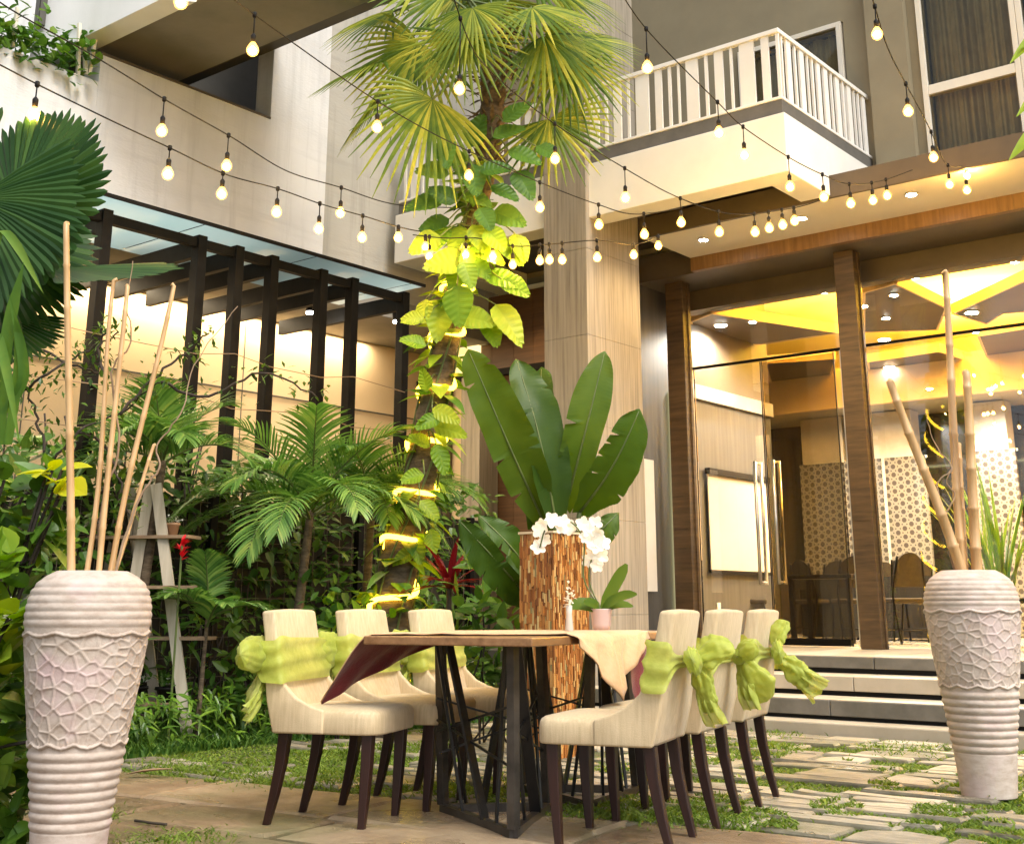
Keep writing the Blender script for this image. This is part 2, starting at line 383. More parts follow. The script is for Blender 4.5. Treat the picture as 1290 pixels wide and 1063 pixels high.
# --- glazing
GY = 12.22; ZT = 3.56
xg0, xg1 = -7.3, XR
def glasspane(name, x0, x1, z0, z1, mat=M_glass, y=GY):
    return MB().box(x0, y-0.005, z0, x1, y+0.005, z1).build(name, mat, hall)
xd0 = PY(880, 700, GY).x; xdm = PY(971, 700, GY).x; xd1 = PY(1050, 640, GY).x
glasspane('glass_panel', xg0, xd0-0.02, FL+0.01, ZT-0.02)
glasspane('glass_panel', xg0, xg1, ZT+0.02, 4.22)
glasspane('glass_panel', xd1+0.3, xg1, FL+0.01, ZT-0.02)
pbox('transom', M_darkmetal, hall, xg0, GY-0.015, ZT-0.014, xg1, GY+0.015, ZT+0.014)
for x in (xd0, xd1+0.2):
    pbox('mullion', M_steel, hall, x-0.012, GY-0.012, FL, x+0.012, GY+0.012, ZT-0.0145)
def door(x0, x1, mat, hx):
    d = glasspane('door', x0+0.01, x1-0.01, FL+0.06, ZT-0.03, mat)
    m = MB().box(x0, GY-0.009, FL+0.006, x0+0.009, GY+0.009, ZT-0.022).box(x1-0.009, GY-0.009, FL+0.006, x1, GY+0.009, ZT-0.022).box(x0+0.021, GY-0.02, FL+0.006, x1-0.021, GY+0.02, FL+0.075)
    m.build('frame', M_darkmetal, d)
    m = MB(); a, b = FL+0.62, FL+1.92
    for s in (-1, 1):
        y = GY+s*0.07
        m.tube([(hx, y, a), (hx, y, b)], 0.018, 10)
        for z in (a+0.02, b-0.02): m.tube([(hx, GY+s*0.006, z), (hx, y, z)], 0.014, 8)
    m.build('handle', M_steel, d, smooth=True)
door(xd0+0.03, xdm, M_glass, xdm-0.10)
door(xdm+0.012, xd1+0.12, M_glassdark, xdm+0.12)
# --- interior shell
M_ceil0 = M_noise('grey_cornice', (0.26,0.24,0.2), (0.30,0.275,0.23), 2, 0.7, 0)
IX0, IX1, IY1 = -7.42, 4.2, 19.0
m = MB().box(IX0-3.6, 12.36, 0.3, IX1, IY1+0.3, FL); m.build('hall_floor', M_floor, hall)
pbox('interior_wall', M_greypanel, hall, IX0-0.12, 10.36, FL+0.001, IX0, 12.10, 4.449)
pbox('interior_wall', M_greypanel, hall, IX0-0.12, 12.38, FL+0.001, IX0, 14.5, 3.28)
pbox('interior_wall', M_greypanel, hall, IX0-3.4, 14.38, FL+0.001, IX0-0.121, 14.5, 4.94)
pbox('interior_wall', M_tan, hall, IX0-3.52, 14.38, FL+0.001, IX0-3.401, IY1, 4.94)
pbox('interior_wall', M_ceil0, hall, IX0-0.12, 12.38, 3.282, IX0+0.05, 14.5, 3.45)
pbox('interior_wall', M_cove, hall, IX0-0.12, 12.38, 3.452, IX0, 14.5, 4.949)
pbox('interior_wall', M_tan, hall, IX0-3.5, IY1, FL, IX1, IY1+0.2, 4.95)
pbox('interior_wall', M_greypanel, hall, IX1, 12.3, FL, IX1+0.2, IY1, 4.95)
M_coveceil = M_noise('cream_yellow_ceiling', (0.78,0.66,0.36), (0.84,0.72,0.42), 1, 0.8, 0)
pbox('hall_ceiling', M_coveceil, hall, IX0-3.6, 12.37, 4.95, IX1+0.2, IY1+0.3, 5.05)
# white switch-panel/poster edge and LED line at the left jamb
pbox('wall_panel', M_white2, hall, IX0+0.001, 11.25, FL+0.55, IX0+0.03, 11.62, FL+1.95)
p = PX(838, 660, IX0+0.02)
MB().box(IX0+0.005, 12.02, FL+0.02, IX0+0.03, 12.05, 3.3).build('light_strip', E_led, hall)
# dropped dark ceiling panels with pale trim (angular)
ZP = 4.20
def panel(px, z=ZP, th=0.16, up=0.0):
    poly = [PZ(u, v, z) for u, v in px]
    o = MB().prism([(p.x, p.y) for p in poly], z, z+th).build('ceiling_panel', M_cove, hall)
    c = sum(poly, V((0,0,0)))/len(poly)
    t = MB()
    for i in range(len(poly)):
        a, b = poly[i], poly[(i+1) % len(poly)]
        t.bar(V((a.x, a.y, z+th/2)), V((b.x, b.y, z+th/2)), 0.03, th+0.02)
    t.build('trim', M_tan, o)
def zq(*pts): return [(806+x/1.969, 290+y/1.969) for x, y in pts]
panel(zq((128,226),(178,206),(492,254),(300,282),(130,284)), th=0.10)
panel(zq((172,322),(302,330),(304,374),(176,414)), th=0.10)
panel(zq((130,300),(292,334),(286,342),(130,316)), th=0.08)
panel(zq((-40,350),(62,336),(62,384),(-40,398)), th=0.10)
panel(zq((310,330),(484,318),(470,372),(330,390)), th=0.10)
panel(zq((556,154),(634,132),(760,192),(738,246),(556,252)), th=0.10)
panel(zq((776,206),(970,118),(1100,80),(1100,190),(900,206),(860,232)), th=0.10)
panel(zq((566,326),(742,300),(812,322),(700,352),(570,354)), th=0.10)
panel(zq((840,262),(1000,236),(1000,300),(860,312)), th=0.10)
# lower bulkhead before the back wall
pbox('bulkhead', M_ceil0, hall, IX0-3.3, 16.9, 3.72, IX1-0.02, 18.4, 3.9)
pbox('bulkhead_edge', M_tan, hall, IX0-3.3, 16.8, 3.70, IX1-0.02, 16.895, 4.28)
pbox('cornice', M_soffitw, hall, IX0-3.3, 18.42, 3.05, IX1-0.02, 18.98, 3.30)
# downlights inside
for u, v, z in ((908,409,ZP),(948,405,ZP),(947,449,ZP),(1088,385,ZP),(1126,371,ZP),(1116,400,ZP),(1114,427,ZP),(1120,462,ZP),(1224,393,ZP),(1229,417,ZP),(1247,489,3.72),(1171,489,3.72),(885,525,ZP),(950,541,ZP)):
    p = PZ(u, v, z)
    r = 0.07 if (u, v) in ((908,409),(1224,393),(1114,427),(1120,462),(947,449)) else 0.04
    d = MB().lathe([(r+0.02, z-0.012), (r+0.02, z-0.002)], 14, (p.x, p.y, 0)).build('downlight', M_steel, hall)
    MB().lathe([(r, z-0.018), (r, z-0.013)], 14, (p.x, p.y, 0)).build('lamp', E_down, d)
# interior brown columns / mirror strip and stone band above the screens
M_mirror = M_noise('dark_mirror', (0.02,0.016,0.010), (0.03,0.024,0.016), 2, 0.08, 0, spec=0.9)
for u0, u1, y, z1 in ((1010, 1062, 17.6, 3.7), (1068, 1150, 17.6, 3.7), (1226, 1270, 17.6, 3.7)):
    a = PY(u0, 560, y).x; b = PY(u1, 560, y).x
    MB().box(a, y, 3.02, b, y+0.3, z1).build('stone_band', M_cream, hall)
for u0, u1 in ((968, 1012), (1150, 1226), (1270, 1340)):
    a = PY(u0, 560, 18.2).x; b = PY(u1, 560, 18.2).x
    MB().box(a, 18.2, FL, b, 18.3, 3.7).build('mirror_panel', M_mirror, hall)
# --- upper wall, window, balcony door
YU = 11.5
pw = [PX(0,0,-1)]
wx0 = PY(1163, 110, YU).x; wx1 = -3.03; wx2 = -1.9
wz0 = 4.80; wzm = PY(1170, 115, YU).z; wz1 = 7.6
dx0, dx1, dz0, dz1 = -6.05, -4.78, 5.16, 6.92
m = MB()
for b in ((-9.75, 4.8, -6.05, 11.5), (dx1, 4.8, wx0, 11.5), (dx0, dz1, dx1, 11.5), (wx0, wz1, wx2, 11.5), (wx2, 4.8, XR, 11.5), (dx0, 4.8, dx1, dz0)):
    m.box(b[0], YU, b[1], b[2], YU+0.25, b[3])
m.build('upper_wall', M_olive, hall)
pbox('pilaster', M_olive, hall, -4.50, YU-0.10, 4.81, wx0-0.10, YU-0.001, 11.4)
def window(x0, x1, z0, zm, z1, y, curtain=True):
    fw = 0.055
    m = MB().box(x0, y-0.03, z0, x0+fw, y+0.06, z1).box(x1-fw, y-0.03, z0, x1, y+0.06, z1).box(x0+fw+.001, y-0.03, z1-fw, x1-fw-.001, y+0.06, z1).box(x0+fw+.001, y-0.03, z0, x1-fw-.001, y+0.06, z0+fw)
    if zm: m.box(x0+fw+.001, y-0.028, zm-0.05, x1-fw-.001, y+0.058, zm+0.05)
    f = m.build('window', M_soffitw, hall, bevel=0.004)
    MB().box(x0+fw, y+0.005, z0+fw, x1-fw, y+0.011, z1-fw).build('pane', M_winglass, f)
    if curtain:
        P = []; n = 120
        for i in range(n):
            t = i/(n-1); x = x0+fw+(x1-x0-2*fw)*t
            yy = y+0.16+0.035*math.sin(t*58+2.2*math.sin(t*13))+0.012*math.sin(t*151)
            P += [(x, yy, z0+fw), (x, yy, z1-fw)]
        MB().grid(P, n, 2).build('curtain', M_curtain, f, smooth=True)
window(wx0, wx1, wz0, wzm, wz1, YU)
window(wx1+0.004, wx2, wz0, wzm, wz1, YU)
pbox('room_back', M_black, hall, wx0-0.3, YU+0.9, 4.7, wx2+0.3, YU+1.0, 8)
window(dx0+0.02, dx1-0.02, dz0, None, dz1, YU)
pbox('room_back', M_black, hall, dx0-0.3, YU+0.9, 4.81, dx1+0.3, YU+1.0, 8)
pbox('roof', M_white2, hall, -9.4, 10.9, 11.5, XR, 12.6, 11.7)
# --- balcony
BX0, BX1, BY0, BZ0, BZ1 = -9.35, -4.54, 9.46, 4.60, 5.16
balc = MB().box(BX0, BY0, BZ0, BX1, BY0+0.28, BZ1).box(BX1-0.30, BY0+0.281, BZ0, BX1, 10.325, BZ1).box(BX1-0.30, 10.326, 4.805, BX1, YU-0.001, BZ1).box(BX0, BY0+0.281, BZ0, BX0+0.28, YU-0.001, BZ1)
balc = balc.build('balcony', M_white2, hall, bevel=0.006)
MB().box(BX0+0.281, BY0+0.282, 4.86, BX1-0.301, YU-0.002, 5.10).build('slab_recess', M_cove, balc)
M_kick = M_noise('grey_kick_plate', (0.10,0.095,0.085), (0.14,0.13,0.115), 4, 0.6, 0.05)
k = MB().box(-6.66, BY0+0.03, 5.162, BX1-0.03, BY0+0.06, 5.30).box(BX1-0.06, BY0+0.061, 5.162, BX1-0.03, YU-0.02, 5.30).box(-9.33, BY0+0.03, 5.162, -7.22, BY0+0.06, 5.30)
k.build('kick_plate', M_kick, balc)
r = MB(); ZR = 6.0
r.box(-6.66, BY0+0.02, ZR-0.045, BX1-0.02, BY0+0.075, ZR).box(BX1-0.075, BY0+0.076, ZR-0.045, BX1-0.02, YU-0.02, ZR).box(-9.33, BY0+0.02, ZR-0.045, -7.22, BY0+0.075, ZR)
r.box(-6.66, BY0+0.025, 5.305, BX1-0.025, BY0+0.065, 5.335).box(BX1-0.065, BY0+0.066, 5.305, BX1-0.025, YU-0.02, 5.335).box(-9.33, BY0+0.025, 5.305, -7.22, BY0+0.065, 5.335)
r.build('handrail', M_white2, balc, bevel=0.006)
pat = [0.03, 0.075, 0.15, 0.025, 0.09, 0.03, 0.13, 0.02]
def baluster(x0, y0, x1, y1):
    MB().box(x0, y0, 5.336, x1, y1, ZR-0.046).build('baluster', M_white2, balc)
x = BX1-0.03; i = 0
while x > -6.6:
    wd = pat[i % len(pat)]; baluster(x-wd, BY0+0.035, x, BY0+0.055); x -= wd+0.075; i += 1
x = -7.24
while x > -9.3:
    wd = pat[i % len(pat)]; baluster(x-wd, BY0+0.035, x, BY0+0.055); x -= wd+0.075; i += 1
y = BY0+0.10; i = 3
while y < YU-0.15:
    wd = min(pat[i % len(pat)], 0.09); baluster(BX1-0.057, y, BX1-0.035, y+wd); y += wd+0.075; i += 1
# --- wood clad recess left of the column
m = MB(); xx = -9.74
while xx < -7.4:
    wd = random.uniform(0.28, 0.4); m.box(xx, 11.30, FL, min(xx+wd-0.004, -7.4), 11.36+random.uniform(0,0.006), 4.59); xx += wd
m.build('cladding', M_wooddark, hall)
pp = PY(583, 640, 11.0).x; pq = PY(607, 640, 11.0).x
MB().box(pp, 10.95, 0.0, pq, 11.29, 3.55).build('pale_post', M_column, hall, bevel=0.005)
pbox('door_frame', M_darkpanel, hall, PY(548,640,11.1).x, 11.1, FL, PY(562,640,11.1).x, 11.29, 4.59)
MB().box(PY(512,440,11.2).x, 11.2, PY(512,480,11.2).z, PY(528,440,11.2).x, 11.29, PY(520,432,11.2).z).build('lit_window', M_emit('lit_window_glow', (1,0.78,0.36), 1.1), hall)
MB().box(PY(566,440,11.2).x, 11.2, PY(570,478,11.2).z, PY(600,440,11.2).x, 11.29, PY(570,425,11.2).z).build('lit_window', M_emit('lit_window_glow_dim', (1,0.74,0.30), 1.0), hall)
pbox('door_rail', M_darkmetal, hall, pp-0.9, 11.12, 3.56, -7.3, 11.19, 3.64)
# ================================================================== LEFT BUILDING (wall faces +X)
WL = -9.4
left = thing('apartment_building', 'white rendered building on the left with an open upper terrace and planter', 'building', (WL, 7, 0))
def PL(u, v): return PX(u, v, WL)
zp = PL(200, 98).z; y_end = PL(343, 110).y; y_w = PL(407, 300).y
zpl = PL(60, 80).z; y_pl = PL(126, 85).y
ztop = 11.0; zb = 4.0
zpar = PL(128, 69).z
m = MB().box(WL-0.25, 1.0, zb, WL, y_pl-0.001, zpl).box(WL-0.25, y_pl, zb, WL, y_end-0.001, zpar).box(WL-0.25, y_end, zb, WL, y_w, ztop)
m.build('wall', M_wallwhite, left)
pbox('coping', M_darkpanel, left, WL-0.26, y_pl+0.001, zpar+0.001, WL+0.012, y_end-0.002, zpar+0.022)
pbox('wall', M_shadewall, left, WL-0.35, y_w+0.001, zb, WL-0.12, 11.49, ztop)
# overhanging upper storey
yn = PL(112, 44).y; zn = PL(112, 44).z; zf = PL(349, 68).z
def xe(y): return -8.33+(y-yn)*2.0/2.16
def prism4(name, mat, ya, yb, z0, z1):
    MB().prism([(WL-1.6,ya),(xe(ya),ya),(xe(yb),yb),(WL-1.6,yb)], z0, z1).build(name, mat, left)
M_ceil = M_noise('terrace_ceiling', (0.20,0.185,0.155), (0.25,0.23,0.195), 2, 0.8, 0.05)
M_ceildark = M_noise('terrace_ceiling_dark', (0.07,0.066,0.056), (0.095,0.088,0.075), 2, 0.8, 0.05)  # darker ceiling copy, shade of the terrace recess put into the colour
prism4('upper_storey', M_white, yn, yn+0.22, zn, 8.6)
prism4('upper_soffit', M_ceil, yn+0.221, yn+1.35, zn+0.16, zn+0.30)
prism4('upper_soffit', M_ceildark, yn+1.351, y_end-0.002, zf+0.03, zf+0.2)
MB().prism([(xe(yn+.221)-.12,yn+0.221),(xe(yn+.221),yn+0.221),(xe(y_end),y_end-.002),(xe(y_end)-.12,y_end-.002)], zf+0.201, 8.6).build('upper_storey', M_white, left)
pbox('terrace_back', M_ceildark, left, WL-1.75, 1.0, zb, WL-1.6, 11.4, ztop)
pbox('terrace_floor', M_ceil, left, WL-1.6, 1.0, zb, WL-0.251, y_end, zb+0.5)
# terrace rail seen in the shade
MB().bar((WL-1.0, y_pl+0.4, zpar-0.2), (WL-1.0, y_end-0.05, zpar+0.42), 0.05, 0.16).build('stair_rail', M_ceil, left)
pbox('terrace_post', M_ceil, left, WL-1.1, y_end-0.75, zb+0.5, WL-1.0, y_end-0.66, zf)
# small upper window and balustrade stakes near the planter
q = PX(40, 20, WL-0.9)
pbox('upper_wall', M_wallwhite, left, WL-1.0, 2.5, 5.0, WL-0.8, y_pl-0.25, ztop)
wq0 = PX(48, 30, WL-0.8); wq1 = PX(64, 0, WL-0.8)
pbox('window', M_ceildark, left, WL-0.81, wq0.y, wq0.z, WL-0.785, wq0.y+0.55, wq0.z+1.1)
# ground floor passage: tan wall, soffit
TW = -10.55
pbox('passage_wall', M_tan, left, TW-0.2, 1.0, 0, TW, 11.9, 3.99)
pbox('passage_soffit', M_ceil, left, TW, 1.0, 3.99, WL-0.001, 11.2, 3.999+0.2)
for yj in (3.4, 5.9, 8.4): pbox('joint', M_ceildark, left, TW+0.001, yj, 0.02, TW+0.004, yj+0.012, 3.98)
pbox('passage_end', M_tan, left, TW, 11.2, 0, -9.76, 11.3, 3.98)
m = MB().box(TW+0.002, 1.0, 3.15, TW+0.012, 11.1, 3.165); m.build('joint', M_ceildark, left)
for u, v in ((392, 386), (501, 398)):
    p = PX(u, v, -9.9); z = 3.985
    p = PZ(u, v-8, 3.985)
    d = MB().lathe([(0.05, 3.86), (0.06, 3.99)], 14, (p.x, p.y, 0)).build('downlight', M_darkmetal, left)
    MB().lathe([(0.046, 3.84), (0.046, 3.858)], 14, (p.x, p.y, 0)).build('lamp', E_down, d)
# ================================================================== PERGOLA
per = thing('pergola', 'black steel pergola with frosted glass roof panels against the white wall', 'pergola', (-8.4, 7, 0))
PXP = -8.4
post_px = [(133,265),(252,300),(299,313),(343,326),(405,344),(444,355),(508,374)]
zt = 3.93; ys = []
for i, (u, v) in enumerate(post_px):
    p = PX(u, v, PXP); ys.append(p.y)
ys = [ys[0]-1.3] + ys
for i, y in enumerate(ys):
    MB().box(PXP-0.05, y-0.045, 0, PXP+0.05, y+0.045, zt+0.02).build('post', M_darkmetal, per, bevel=0.004)
    MB().box(-10.25, y-0.03, zt-0.16, PXP-0.051, y+0.03, zt-0.01).build('rafter', M_darkmetal, per)
for a, b in zip(ys[:-1], ys[1:]):
    MB().box(PXP-0.03, a+0.046, zt-0.085, PXP+0.03, b-0.046, zt-0.005).build('beam', M_darkmetal, per)
M_clearcan = mk_glass('clear_canopy_glass', (0.93,1.0,0.99)); y = ys[0]-0.4; yl = PX(535, 364, -8.16).y; k = 0
while y < yl-0.05:
    b = min(y+1.25, yl)
    gp = MB().box(-9.39, y+0.006, 3.985, -8.16, b-0.006, 3.997); gp.m[0] = 1; gp.build('glass_panel', [M_clearcan, M_canopy], per); y = b
MB().box(-8.165, ys[0]-0.4, 3.975, -8.145, yl, 4.005).build('glass_edge', M_darkmetal, per)
# cobweb-like wires strung between the posts
for z in (2.55, 2.95, 2.2):
    pts = [(PXP+0.055, y, z+0.04*math.sin(i*2.1+z*9)) for i, y in enumerate(ys)]
    MB().tube(pts, 0.004, 5).build('guy_wire', M_shelfwood2, per)
# ================================================================== GROUND
gm, nt, b, N, L = newmat('garden_soil')
f = noisetex(nt, texco(nt), 2.2, 6); f2 = noisetex(nt, texco(nt), 30, 5)
L(ramp(nt, f, [(0.38, (0.055,0.045,0.026)), (0.52, (0.075,0.085,0.026)), (0.65, (0.06,0.09,0.022))]), b.inputs['Base Color']); b.inputs['Roughness'].default_value = 0.9
bump(nt, b, f2, 0.6, 0.03)
tag(MB().box(-60, -60, -0.3, 60, 60, -0.012).build('ground', gm), kind='structure')
# stones
def mk_stone(name, c1, c2, c3, wet):
    m, nt, b, N, L = newmat(name)
    g = N('ShaderNodeNewGeometry'); vec = texco(nt)
    f = noisetex(nt, texco(nt, (1,1.6,1)), 4.5, 8, 0.68)
    ad = N('ShaderNodeMath'); ad.operation = 'MULTIPLY_ADD'; L(g.outputs['Random Per Island'], ad.inputs[0]); ad.inputs[1].default_value = 0.45
    L(f, ad.inputs[2])
    sb = N('ShaderNodeMath'); sb.operation = 'SUBTRACT'; L(ad.outputs[0], sb.inputs[0]); sb.inputs[1].default_value = 0.22
    c = ramp(nt, sb.outputs[0], [(0.22, c1), (0.5, c2), (0.76, c3)])
    mo = noisetex(nt, vec, 1.1, 5)
    mx = N('ShaderNodeMix'); mx.data_type = 'RGBA'; L(ramp(nt, mo, [(0.50,(0,0,0)),(0.68,(0.7,0.7,0.7))]), mx.inputs['Factor']); L(c, mx.inputs[6]); mx.inputs[7].default_value = (0.12,0.13,0.05,1)
    L(mx.outputs[2], b.inputs['Base Color'])
    r = noisetex(nt, vec, 1.4, 4); L(ramp(nt, r, [(0.35, (wet,)*3), (0.6, (wet+0.38,)*3)]), b.inputs['Roughness'])
    b.inputs['Specular IOR Level'].default_value = 0.45
    h = noisetex(nt, texco(nt, (1,2.2,1)), 7, 8, 0.7); bump(nt, b, h, 0.75, 0.028); return m
M_flag = mk_stone('brown_flagstone', (0.13,0.085,0.05), (0.24,0.165,0.10), (0.35,0.26,0.165), 0.10)
M_paver = mk_stone('beige_paver', (0.13,0.118,0.082), (0.26,0.228,0.168), (0.37,0.33,0.25), 0.26)
A = PZ(110, 968, 0); B = PZ(960, 1052, 0)
dAB = (B-A).normalized(); nAB = V((-dAB.y, dAB.x, 0))
if nAB.dot(cg(0,1)) < 0: nAB = -nAB
def flagzone(x, y): return (V((x,y,0))-A).dot(nAB) + 0.12*math.sin(x*3.1) < 0
GX0 = -7.05
stones = []   # polygons for grass exclusion: (cx,cy,hx,hy,ang)
def stone(m, cx, cy, hx, hy, ang, z, seed):
    rr = random.Random(seed); ca, sa = math.cos(ang), math.sin(ang); pts = []
    for sx, sy in ((-1,-1),(0,-1.02),(1,-1),(1.01,0),(1,1),(0,1.02),(-1,1),(-1.01,0)):
        jx = sx*hx*(1-rr.uniform(0,0.05)); jy = sy*hy*(1-rr.uniform(0,0.09))
        pts.append((cx+jx*ca-jy*sa, cy+jx*sa+jy*ca))
    n = 8; cz = z+rr.uniform(-0.004,0.004); tl = (rr.uniform(-.006,.006), rr.uniform(-.006,.006))
    top = [(cx+(p[0]-cx)*0.965, cy+(p[1]-cy)*0.94, cz+tl[0]*(i%3-1)) for i, p in enumerate(pts)]
    mid = [(p[0], p[1], cz-0.010) for p in pts]; bot = [(p[0], p[1], -0.03) for p in pts]
    fs = [tuple(range(n))]
    for i in range(n):
        j = (i+1) % n; fs.append((n+i, n+j, j, i)); fs.append((2*n+i, 2*n+j, n+j, n+i))
    m.add(top+mid+bot, fs)
    stones.append((cx, cy, hx, hy, ang))
pav = MB(); y = 1.5; row = 0
while y < 8.78:
    thin = random.random() < 0.62
    h = random.uniform(0.09, 0.15) if thin else random.uniform(0.22, 0.34)
    x = GX0 + random.uniform(0, 0.5)
    while x < 3.6:
        Lx = random.uniform(0.25, 0.85) if thin else random.uniform(0.22, 0.55)
        cx, cyy = x+Lx/2, y+h/2
        if not flagzone(cx, cyy) and random.random() < (0.88 if thin else 0.74) and noise.noise((cx*0.8, cyy*0.8, 3)) < 0.30:
            stone(pav, cx, cyy, Lx/2, h/2, random.uniform(-0.015, 0.015), 0.012, row*1000+int(x*50))
        x += Lx + random.uniform(0.025, 0.08)
    y += h + random.uniform(0.025, 0.06); row += 1
tag(pav.build('stone_paving', M_paver), kind='structure')
fl = MB(); ang = math.atan2(dAB.y, dAB.x); s = -0.02
k = 0
while s > -3.2:
    h = random.uniform(0.42, 0.72); t = -3.0+random.uniform(0, .5)
    while t < 6.5:
        Lx = random.uniform(0.55, 1.25)
        c = A + dAB*(t+Lx/2) + nAB*(s-h/2)
        if flagzone(c.x, c.y+0.0) and c.x > GX0+0.1: stone(fl, c.x, c.y, Lx/2, h/2, ang+random.uniform(-0.02,0.02), 0.016, 77777+k)
        t += Lx + random.uniform(0.008, 0.022); k += 1
    s -= h + random.uniform(0.008, 0.022)
tag(fl.build('stone_path', M_flag), kind='structure')
# ================================================================== DINING TABLE
TA = V((0.45, 0.893)); TC = V((0.893, -0.45))
def T(p, s, z=0.0): return cg(TC.x*p + TA.x*s, TC.y*p + TA.y*s, z)
P0, P1, S0, S1 = -3.05, -2.25, 4.605, 6.40; TZ = 0.785
tc = T((P0+P1)/2, (S0+S1)/2)
table = thing('dining_table', 'wooden dining table on dark steel angled legs between two rows of cream chairs', 'table', tc)
tb = MB()
vs = [T(P0,S0,TZ-.035),T(P1,S0,TZ-.035),T(P1,S1,TZ-.035),T(P0,S1,TZ-.035),T(P0,S0,TZ),T(P1,S0,TZ),T(P1,S1,TZ),T(P0,S1,TZ)]
tb.add(vs, [(0,3,2,1),(4,5,6,7),(0,1,5,4),(1,2,6,5),(2,3,7,6),(3,0,4,7)])
tb.build('tabletop', M_tabletop, table, bevel=0.005)
def pedestal(v1, v2, v3, mid):
    base = [T(*v1, 0.03), T(*v2, 0.03), T(*v3, 0.03)]
    m = MB()
    for i in range(3): m.bar(base[i], base[(i+1)%3], 0.035, 0.035)
    m.build('base_frame', M_tablesteel, table)
    tops = [T(mid[0]+0.20, mid[1]-0.28, TZ-.036), T(mid[0]-0.28, mid[1]-0.12, TZ-.036), T(mid[0]+0.02, mid[1]+0.28, TZ-.036)]
    for i in range(3):
        b0 = base[i]; t0 = b0*0.62 + tops[i]*0.38; t0 = V((t0.x, t0.y, TZ-.036))
        b0 = V((b0.x, b0.y, 0.046))
        MB().bar(b0, t0, 0.038, 0.038, up=V((0,1,0))).build('leg', M_tablesteel, table)
    m = MB()
    for i in range(3):
        a, b = base[i], base[(i+1)%3]; ta, tb_ = tops[i], tops[(i+1)%3]
        for q, (f0, f1) in enumerate(((0.22, 0.08), (0.38, 0.78), (0.70, 0.95))):
            st = a.lerp(b, f0); en = ta.lerp(tb_, f1)
            m.bar(V((st.x, st.y, 0.046)), V((en.x, en.y, TZ-.037)), 0.012 if q != 1 else 0.05, 0.012)
        n = 3
        for k in range(1, n):
            z = 0.046+(TZ-.09)*k/n
            p1 = a.lerp(ta, k/n); p2 = b.lerp(tb_, (k+(1 if k % 2 else -1)*0.6)/n)
            m.bar(p1, p2, 0.009, 0.009)
    m.build('lattice_rod', M_blackmetal, table)
pedestal((-2.42, 4.78), (-3.00, 5.22), (-2.60, 5.48), (-2.66, 5.12))
pedestal((-2.46, 5.62), (-2.98, 5.98), (-2.44, 6.18), (-2.62, 5.95))
# ------------------------------------------------------------------ runner draped over the table
def wr(p, s): return 0.006*math.sin(p*19+s*23)+0.004*math.sin(s*41-p*7)
def runner():
    P = []; nu, nv = 30, 26
    for j in range(nv):
        t = j/(nv-1)
        sl = 4.64+0.80*t; sr = 4.97+0.92*t
        wl = 1-abs(2*t-1)**1.0 if t > 0.12 else 0.75   # drop profile, left
        wl = max(0.04, 1-abs(t-0.10)/(0.9 if t > 0.10 else 0.35))
        wrr = max(0.03, 1-abs(t-0.36)/(0.64 if t > 0.36 else 0.40))
        tipL = T(-3.34, 4.68, 0.49); tipR = T(-2.17, 5.29, 0.51)
        for i in range(nu):
            u = i/(nu-1)
            if u < 0.3:
                k = 1-u/0.3
                e = T(P0-0.008, sl, TZ+0.003); tip = T(P0-0.03-0.24*wl, sl+(4.68-sl)*0.55*wl, TZ-0.02-0.275*wl)
                p = e.lerp(tip, k); p.z += 0.03*math.sin(k*PI)*wl - 0.0
                p += T(1,0).normalized()*0.012*math.sin(t*20+k*3)*k
            elif u > 0.7:
                k = (u-0.7)/0.3
                e = T(P1+0.008, sr, TZ+0.003); tip = T(P1+0.03+0.07*wrr, sr+(5.29-sr)*0.45*wrr, TZ-0.02-0.255*wrr)
                p = e.lerp(tip, k); p.z += 0.012*math.sin(k*PI)
                p += T(1,0).normalized()*(0.014*math.sin(t*17+1)+0.008*math.sin(t*33+k*4))*min(1, k*2)
            else:
                k = (u-0.3)/0.4
                p = T(P0-0.008, sl, 0).lerp(T(P1+0.008, sr, 0), k); p.z = TZ+0.005+abs(wr(p.x, p.y))*0.6
            P.append(p)
    return P, nv, nu
P, a, b = runner()
m = MB().grid(P, a, b)
ru = m.build('table_runner', [M_runner, M_burg], smooth=True)
s = ru.modifiers.new('thick', 'SOLIDIFY'); s.thickness = 0.004; s.offset = 0; s.material_offset = 0
# burgundy lining as its own layer below
P2 = []
nrm = [V((0,0,0))]*len(P)
for j in range(a):
    for i in range(b):
        c = P[j*b+i]; du = P[j*b+min(i+1,b-1)]-P[j*b+max(i-1,0)]; dv = P[min(j+1,a-1)*b+i]-P[max(j-1,0)*b+i]
        n = du.cross(dv).normalized()
        if n.z < 0 or (abs(n.z) < 0.2 and False): n = -n
        uu = i/(b-1)
        if uu < 0.3 and n.dot(T(1,0)-T(0,0)) > 0: n = -n
        if uu > 0.7 and n.dot(T(1,0)-T(0,0)) < 0: n = -n
        P2.append(c - n*0.0045)
MB().grid(P2, a, b).build('lining', M_burg, ru, smooth=True).location = (0,0,0)
lin = ru.children[0]; lin.matrix_parent_inverse = Matrix.Translation(-ru.location)
tag(ru, 'tan cloth runner with burgundy lining draped across the dining table', 'table runner')
Q = []
for j in range(10):
    for i in range(12):
        t = i/11; k = j/9; zz = TZ-0.02-(0.10+0.20*math.sin(PI*min(1,t*.8+.1)))*k
        q = T(P1+0.012+0.02*k+0.008*math.sin(t*12+k*2), 5.60+0.30*t-0.04*k, zz); Q.append(q)
o_ = MB().grid(Q, 10, 12).build('lining', M_burg, ru, smooth=True); o_.matrix_parent_inverse = Matrix.Translation(-ru.location)
